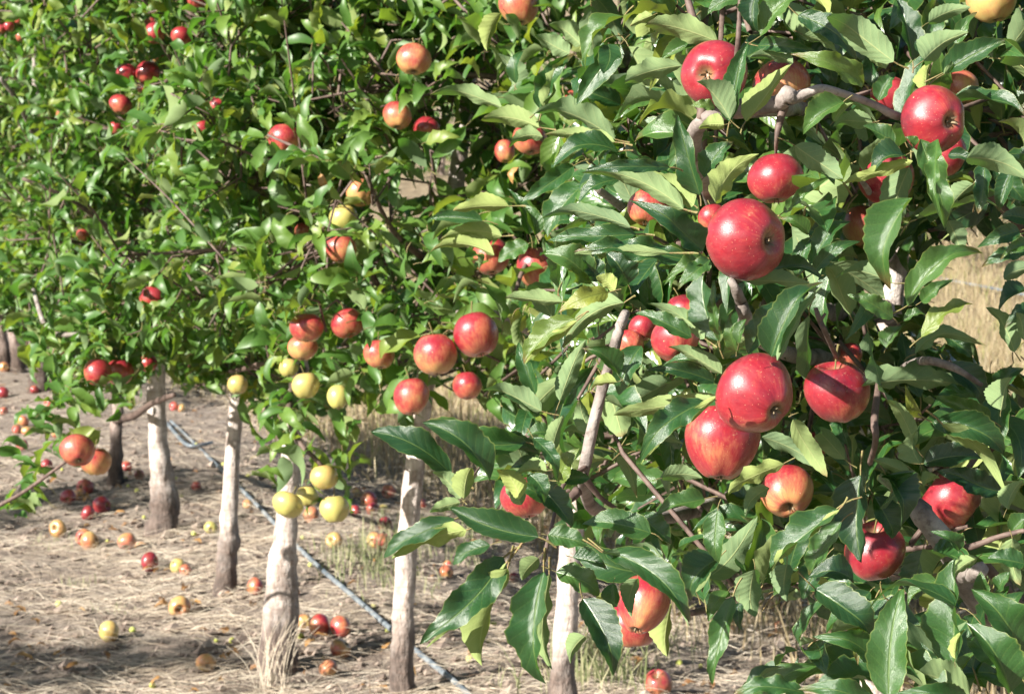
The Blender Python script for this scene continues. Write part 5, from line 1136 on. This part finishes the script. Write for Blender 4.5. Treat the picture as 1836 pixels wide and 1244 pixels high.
V, F = tube([(0, 0, .42), (.02, .01, .75), (.10, .05, 1.15), (.2, .08, 1.45)], [.035, .028, .03, .05], n=6); ME_STALK = mesh_np('stalk', V, F, [M_STEM])
V, F = tube([(0, 0, .42), (.05, .01, .7), (.12, .05, .98)], [.04, .03, .045], n=5); ME_STALK_SHORT = mesh_np('stalk', V, F, [M_STEM])
def calyx_geo():
    V, F = [], []
    for k in range(5):
        a = k * 1.2566; ca, sa = math.cos(a), math.sin(a); b0 = len(V)
        tw = random.uniform(-.25, .25); o_ = random.uniform(.8, 1.2)
        for (r, w, z) in ((.02, .035, -.60), (.07, .04, -.70), (.12, .028, -.78 * o_), (.17 * o_, .004, -.82 * o_)):
            V += [(r * ca - w * sa + tw * r * sa, r * sa + w * ca - tw * r * ca, z), (r * ca + w * sa + tw * r * sa, r * sa - w * ca - tw * r * ca, z)]
        for j in range(3): F += [(b0 + 2 * j, b0 + 2 * j + 1, b0 + 2 * j + 3), (b0 + 2 * j, b0 + 2 * j + 3, b0 + 2 * j + 2)]
    return V, F
random.seed(5); ME_CAL = mesh_np('calyx', *calyx_geo(), [M_CALYX], smooth=False)
def put_apple(p, r, axis_calyx, blush, green, age, squash, label, group, hi, parts=True, cone=False):
    me = APPLE_CONE if cone else random.choice(APPLE_HI if hi else APPLE_LO)
    o = bpy.data.objects.new('apple', me); col.objects.link(o)
    up = -axis_calyx.normalized()                       # stalk end
    q = up.to_track_quat('Z', 'Y') @ Quaternion((0, 0, 1), random.uniform(0, 6.28))
    o.rotation_mode = 'QUATERNION'; o.rotation_quaternion = q; o.location = p; o.scale = (r, r, r * squash)
    o.color = (blush, green, age, 1)
    tag(o, label, 'apple', group)
    if parts:
        for nm, m_ in (('stalk', ME_STALK_SHORT if cone or not hi else ME_STALK), ('calyx', ME_CAL)):
            if cone and nm == 'stalk': continue
            c = bpy.data.objects.new(nm, m_); col.objects.link(c); c.parent = o
    return o
def vdir(c): return (Vector((c[0], 0, 0)) + Vector((0, SA, CA)) * c[1] + Vector((0, -CA, SA)) * c[2]).normalized()
random.seed(11)
for (x, y, r, d, bl, gr, cd, sq, lab) in A_FORE:
    put_apple(P(x, y, d), r * d / FPX, vdir(cd), bl, gr, 0, sq, lab, 'apples on the front tree', True, True, 'egg shaped' in lab or 'salmon red apple with' in lab)
for (x, y, r, d, bl, gr, cd, sq, key, lab) in A_MID:
    put_apple(P(x, y, d), r * d / FPX, vdir(cd), bl, gr, 0, sq, lab, 'apples hanging along the row', r > 16, r > 12)
# windfalls: px, py of the centre, radius px, blush, green, age, label
FALL = [
 (195, 1135, 18, .10, .25, .3, 'yellow fallen apple alone on open bare soil'),
 (322, 1090, 18, .16, 0, .3, 'yellow orange fallen apple lying between two curled brown leaves'),
 (370, 1191, 16, .42, .35, .3, 'green and dark red fallen apple beside a brown leaf scrap'),
 (572, 1124, 19, .52, 0, .2, 'red and yellow fallen apple touching an orange one behind the thick rough trunk'),
 (611, 1126, 18, .46, 0, .1, 'orange red fallen apple touching a red and yellow one'),
 (545, 1116, 13, .30, 0, .3, 'orange fallen apple half hidden by the thick rough trunk'),
 (611, 1166, 18, .32, 0, .3, 'plain orange fallen apple just in front of a touching pair'),
 (589, 1201, 16, .38, .2, .9, 'brown fallen apple lying in the shadow by the dry stalks'),
 (457, 1054, 15, .48, 0, .2, 'orange red fallen apple between the slender trunk and the thick rough one'),
 (269, 1010, 16, .80, 0, .4, 'dark red fallen apple with crumbs of rotten flesh below it'),
 (318, 1016, 13, .18, .7, .3, 'green fallen apple with a pink one leaning on it'),
 (333, 1024, 10, .50, 0, .3, 'small pink fallen apple leaning on a green one'),
 (161, 973, 16, .26, 0, .2, 'yellow orange fallen apple in front of its twin'),
 (151, 966, 14, .34, 0, .4, 'orange fallen apple half behind a yellow orange one'),
 (228, 972, 15, .34, 0, .5, 'yellow fallen apple with a red torn top'),
 (104, 951, 15, .20, .3, .6, 'brownish yellow fallen apple beside a tiny green tuft'),
 (122, 894, 13, .76, 0, .1, 'clean red fallen apple below the drooping twig'),
 (182, 908, 15, .78, 0, .1, 'bright red fallen apple, back one of a red pair'),
 (158, 922, 13, .72, 0, .3, 'red fallen apple, front one of a red pair'),
 (152, 876, 14, .62, 0, .6, 'broken red fallen apple behind the clean red one'),
 (143, 888, 10, .40, 0, .8, 'rotten orange fallen apple touching a broken red one'),
 (84, 836, 10, .72, 0, .2, 'small red fallen apple in the shade near the drooping apples'),
 (226, 838, 10, .52, 0, .3, 'orange red fallen apple beside the crooked grey trunk'),
 (40, 800, 10, .70, 0, .3, 'red fallen apple alone on straw at the left end of the strip'),
 (41, 757, 10, .36, 0, .3, 'orange fallen apple, uppermost of a trio on the straw'),
 (31, 771, 8, .44, 0, .3, 'orange fallen apple, lower left of a trio on the straw'),
 (48, 774, 9, .30, 0, .3, 'pale orange fallen apple, lower right of a trio on the straw'),
 (5, 706, 10, .74, 0, .2, 'red fallen apple cut by the picture edge near the old trunks'),
 (76, 742, 8, .54, 0, .4, 'pink fallen apple behind the orange trio'),
 (8, 660, 9, .40, 0, .3, 'orange fallen apple at the foot of the old trunks'),
 (88, 725, 8, .42, 0, .3, 'small orange fallen apple in front of the darkest old trunk'),
 (312, 730, 8, .50, 0, .3, 'red orange fallen apple just right of the thick pale trunk'),
 (326, 733, 7, .20, 0, .3, 'yellow fallen apple just behind the end of the hose'),
 (600, 971, 14, .08, .2, .2, 'clear yellow fallen apple under the low yellow cluster'),
 (671, 970, 13, .26, 0, .3, 'yellow fallen apple half behind a red one by the green grass'),
 (686, 974, 15, .56, 0, .6, 'torn red fallen apple by the green grass'),
 (661, 900, 15, .48, 0, .3, 'red fallen apple in front of the dry grass, above a smaller one'),
 (668, 915, 11, .60, 0, .3, 'smaller red fallen apple touching a bigger one by the dry grass'),
 (698, 884, 13, .34, 0, .3, 'orange fallen apple beside the whitish trunk, near the dry grass'),
 (637, 918, 11, .60, 0, .5, 'dull red fallen apple behind the low yellow cluster'),
 (690, 942, 13, .82, 0, .6, 'dark red fallen apple in shade by the whitish trunk'),
 (689, 915, 10, .12, .4, .2, 'greenish yellow fallen apple between two red ones'),
 (557, 925, 14, .50, .2, .9, 'brown fallen apple in shade under the yellow cluster'),
 (250, 853, 9, .62, .1, .9, 'dark rotten fallen apple in shade beside the thick trunk'),
 (801, 1027, 12, .46, 0, .3, 'orange red fallen apple seen past the big hanging leaf'),
 (829, 1098, 19, .14, .1, .2, 'yellow orange fallen apple between two big hanging leaves'),
 (945, 1170, 17, .74, 0, .3, 'red fallen apple hidden behind the longest hanging leaf'),
 (1090, 1166, 24, .22, .5, .6, 'shaded yellow green fallen apple behind a black green leaf'),
 (1180, 1230, 24, .44, 0, .7, 'rotting pink orange fallen apple at the edge of the dry grass'),
 (1080, 1100, 13, .34, 0, .4, 'orange fallen apple just right of the slim pale trunk'),
 (378, 948, 11, .12, .8, .5, 'green fallen apple in shade between the thick trunk and the slender one'),
 (1660, 456, 8, .44, 0, .6, 'dark orange windfall behind the hanging leaf in the far grass'),
 (1702, 443, 6, .72, 0, .2, 'small red windfall alone in the far grass gap'),
 (1735, 452, 8, .46, 0, .5, 'salmon windfall beside a leaf tip in the far grass gap'),
 (1718, 458, 6, .50, 0, .6, 'pinkish windfall touching the salmon one in the far grass'),
 (1757, 628, 9, .46, 0, .5, 'salmon windfall on the shaded edge of the far alley'),
 (1722, 618, 9, .42, 0, .6, 'pale pink windfall behind a curved leaf in the far alley'),
 (7, 738, 7, .40, 0, .3, 'small orange fallen apple at the very edge behind the straw trio'),
 (62, 700, 7, .60, 0, .3, 'small red fallen apple at the foot of the darkest old trunk'),
 (101, 778, 8, .55, 0, .4, 'dull red fallen apple in the shade above the drooping apple twig'),
 (803, 1014, 8, .30, 0, .3, 'small orange fallen apple just behind an orange red one by the hose'),
 (921, 1037, 9, .70, 0, .8, 'brown red fallen apple in shade under the leaf rosette'),
 (757, 905, 9, .50, 0, .3, 'small orange red fallen apple right against the whitish trunk'),
 (641, 884, 9, .30, 0, .3, 'small yellow orange fallen apple at the foot of the dry grass'),
 (528, 1062, 9, .35, .2, .7, 'small rotten apple behind the thick rough trunk'),
 (352, 872, 8, .55, 0, .4, 'small red fallen apple between the hose and the thick trunk'),
 (444, 905, 8, .40, 0, .4, 'small orange fallen apple beside the hose near the slender trunk'),
 (1390, 1088, 12, .40, 0, .7, 'rotten orange windfall in the dry grass under the front tree'),
 (1396, 1124, 9, .52, 0, .7, 'small pinkish windfall sunk in the dry grass under the front tree'),
]
random.seed(17)
for (x, y, r, bl, gr, ag, lab) in FALL:
    g = G(x, y + r * .72); d = (g.y * CA - (g.z - CAM.z) * SA); rr = 1.1 * r * d / FPX
    a = Vector((random.gauss(0, 1), random.gauss(-.3, 1), random.gauss(0, .55)))
    put_apple(Vector((g.x, g.y, gz(g.x, g.y) + rr * .84)), rr, a, bl, gr, ag, random.uniform(.88, 1.02), lab, 'fallen apples on the ground', r > 13, r > 9)
# unripe fruitlets and leaf scraps nobody would count
V, F, T, U = [], [], [], []
def scrap(px, py, L, t):
    g = G(px, py); geo = random.choice(VAR_LO); a = random.uniform(0, 6.28)
    M = frames(np.array([(g.x, g.y, g.z + .012)]), np.array([(math.cos(a) * L, math.sin(a) * L, random.uniform(-.1, .3) * L)]), np.array([(random.gauss(0, .5), random.gauss(0, .5), 1)]))[0]
    W = geo[0] @ M[:3, :3].T + M[:3, 3]; b0 = len(V)
    V.extend(map(tuple, W)); F.extend(tuple(i + b0 for i in f) for f in geo[1]); T.extend([t] * len(W)); U.extend(map(tuple, geo[2]))
for (x, y) in [(296, 1090), (304, 1096), (346, 1090), (350, 1084), (398, 1186), (410, 1184), (60, 1188), (38, 1194), (280, 1030), (292, 1028), (205, 925), (150, 905), (160, 896), (590, 1146), (456, 1086), (330, 1066), (90, 870), (240, 985)]: scrap(x, y, .06, random.uniform(.4, 1))
n_ = 0
while n_ < 420:
    y = 5 + 11 * random.random() ** 1.4; x = random.uniform(-.26 * y, .26 * y); s = across(x, y)
    if not (-4 < s < 2.2): continue
    px_, py_, _ = proj((x, y, 0)); scrap(float(px_), float(py_), random.uniform(.02, .055), random.random()); n_ += 1
tag(link('leaf_litter', mesh_np('leaf_litter', V, F, [M_DRYLEAF], uv=U, tint=T)), kind='stuff')
V, F, T = [], [], []
M_FRUITLET = tint_mat('unripe_fruitlet', [(0, (.30, .36, .07)), (1, (.50, .50, .14))], .45)
for k in range(70):
    y = 5.3 + 6 * random.random(); x = random.uniform(-.25 * y, .1 * y)
    if not (-3 < across(x, y) < 1.0): continue
    r = random.uniform(.007, .014); z = gz(x, y) + r * .7; b0 = len(V)
    for i in range(7):
        t_ = math.pi * i / 6
        for j in range(8): V.append((x + r * math.sin(t_) * math.cos(j * .7854), y + r * math.sin(t_) * math.sin(j * .7854), z + r * math.cos(t_)))
    for i in range(6):
        for j in range(8):
            a, b_, c, d = b0 + i * 8 + j, b0 + i * 8 + (j + 1) % 8, b0 + (i + 1) * 8 + (j + 1) % 8, b0 + (i + 1) * 8 + j
            F += [(a, c, b_), (a, d, c)]
    T += [random.random()] * 56
tag(link('unripe_fruitlet_litter', mesh_np('unripe_fruitlet_litter', V, F, [M_FRUITLET], tint=T)), kind='stuff')
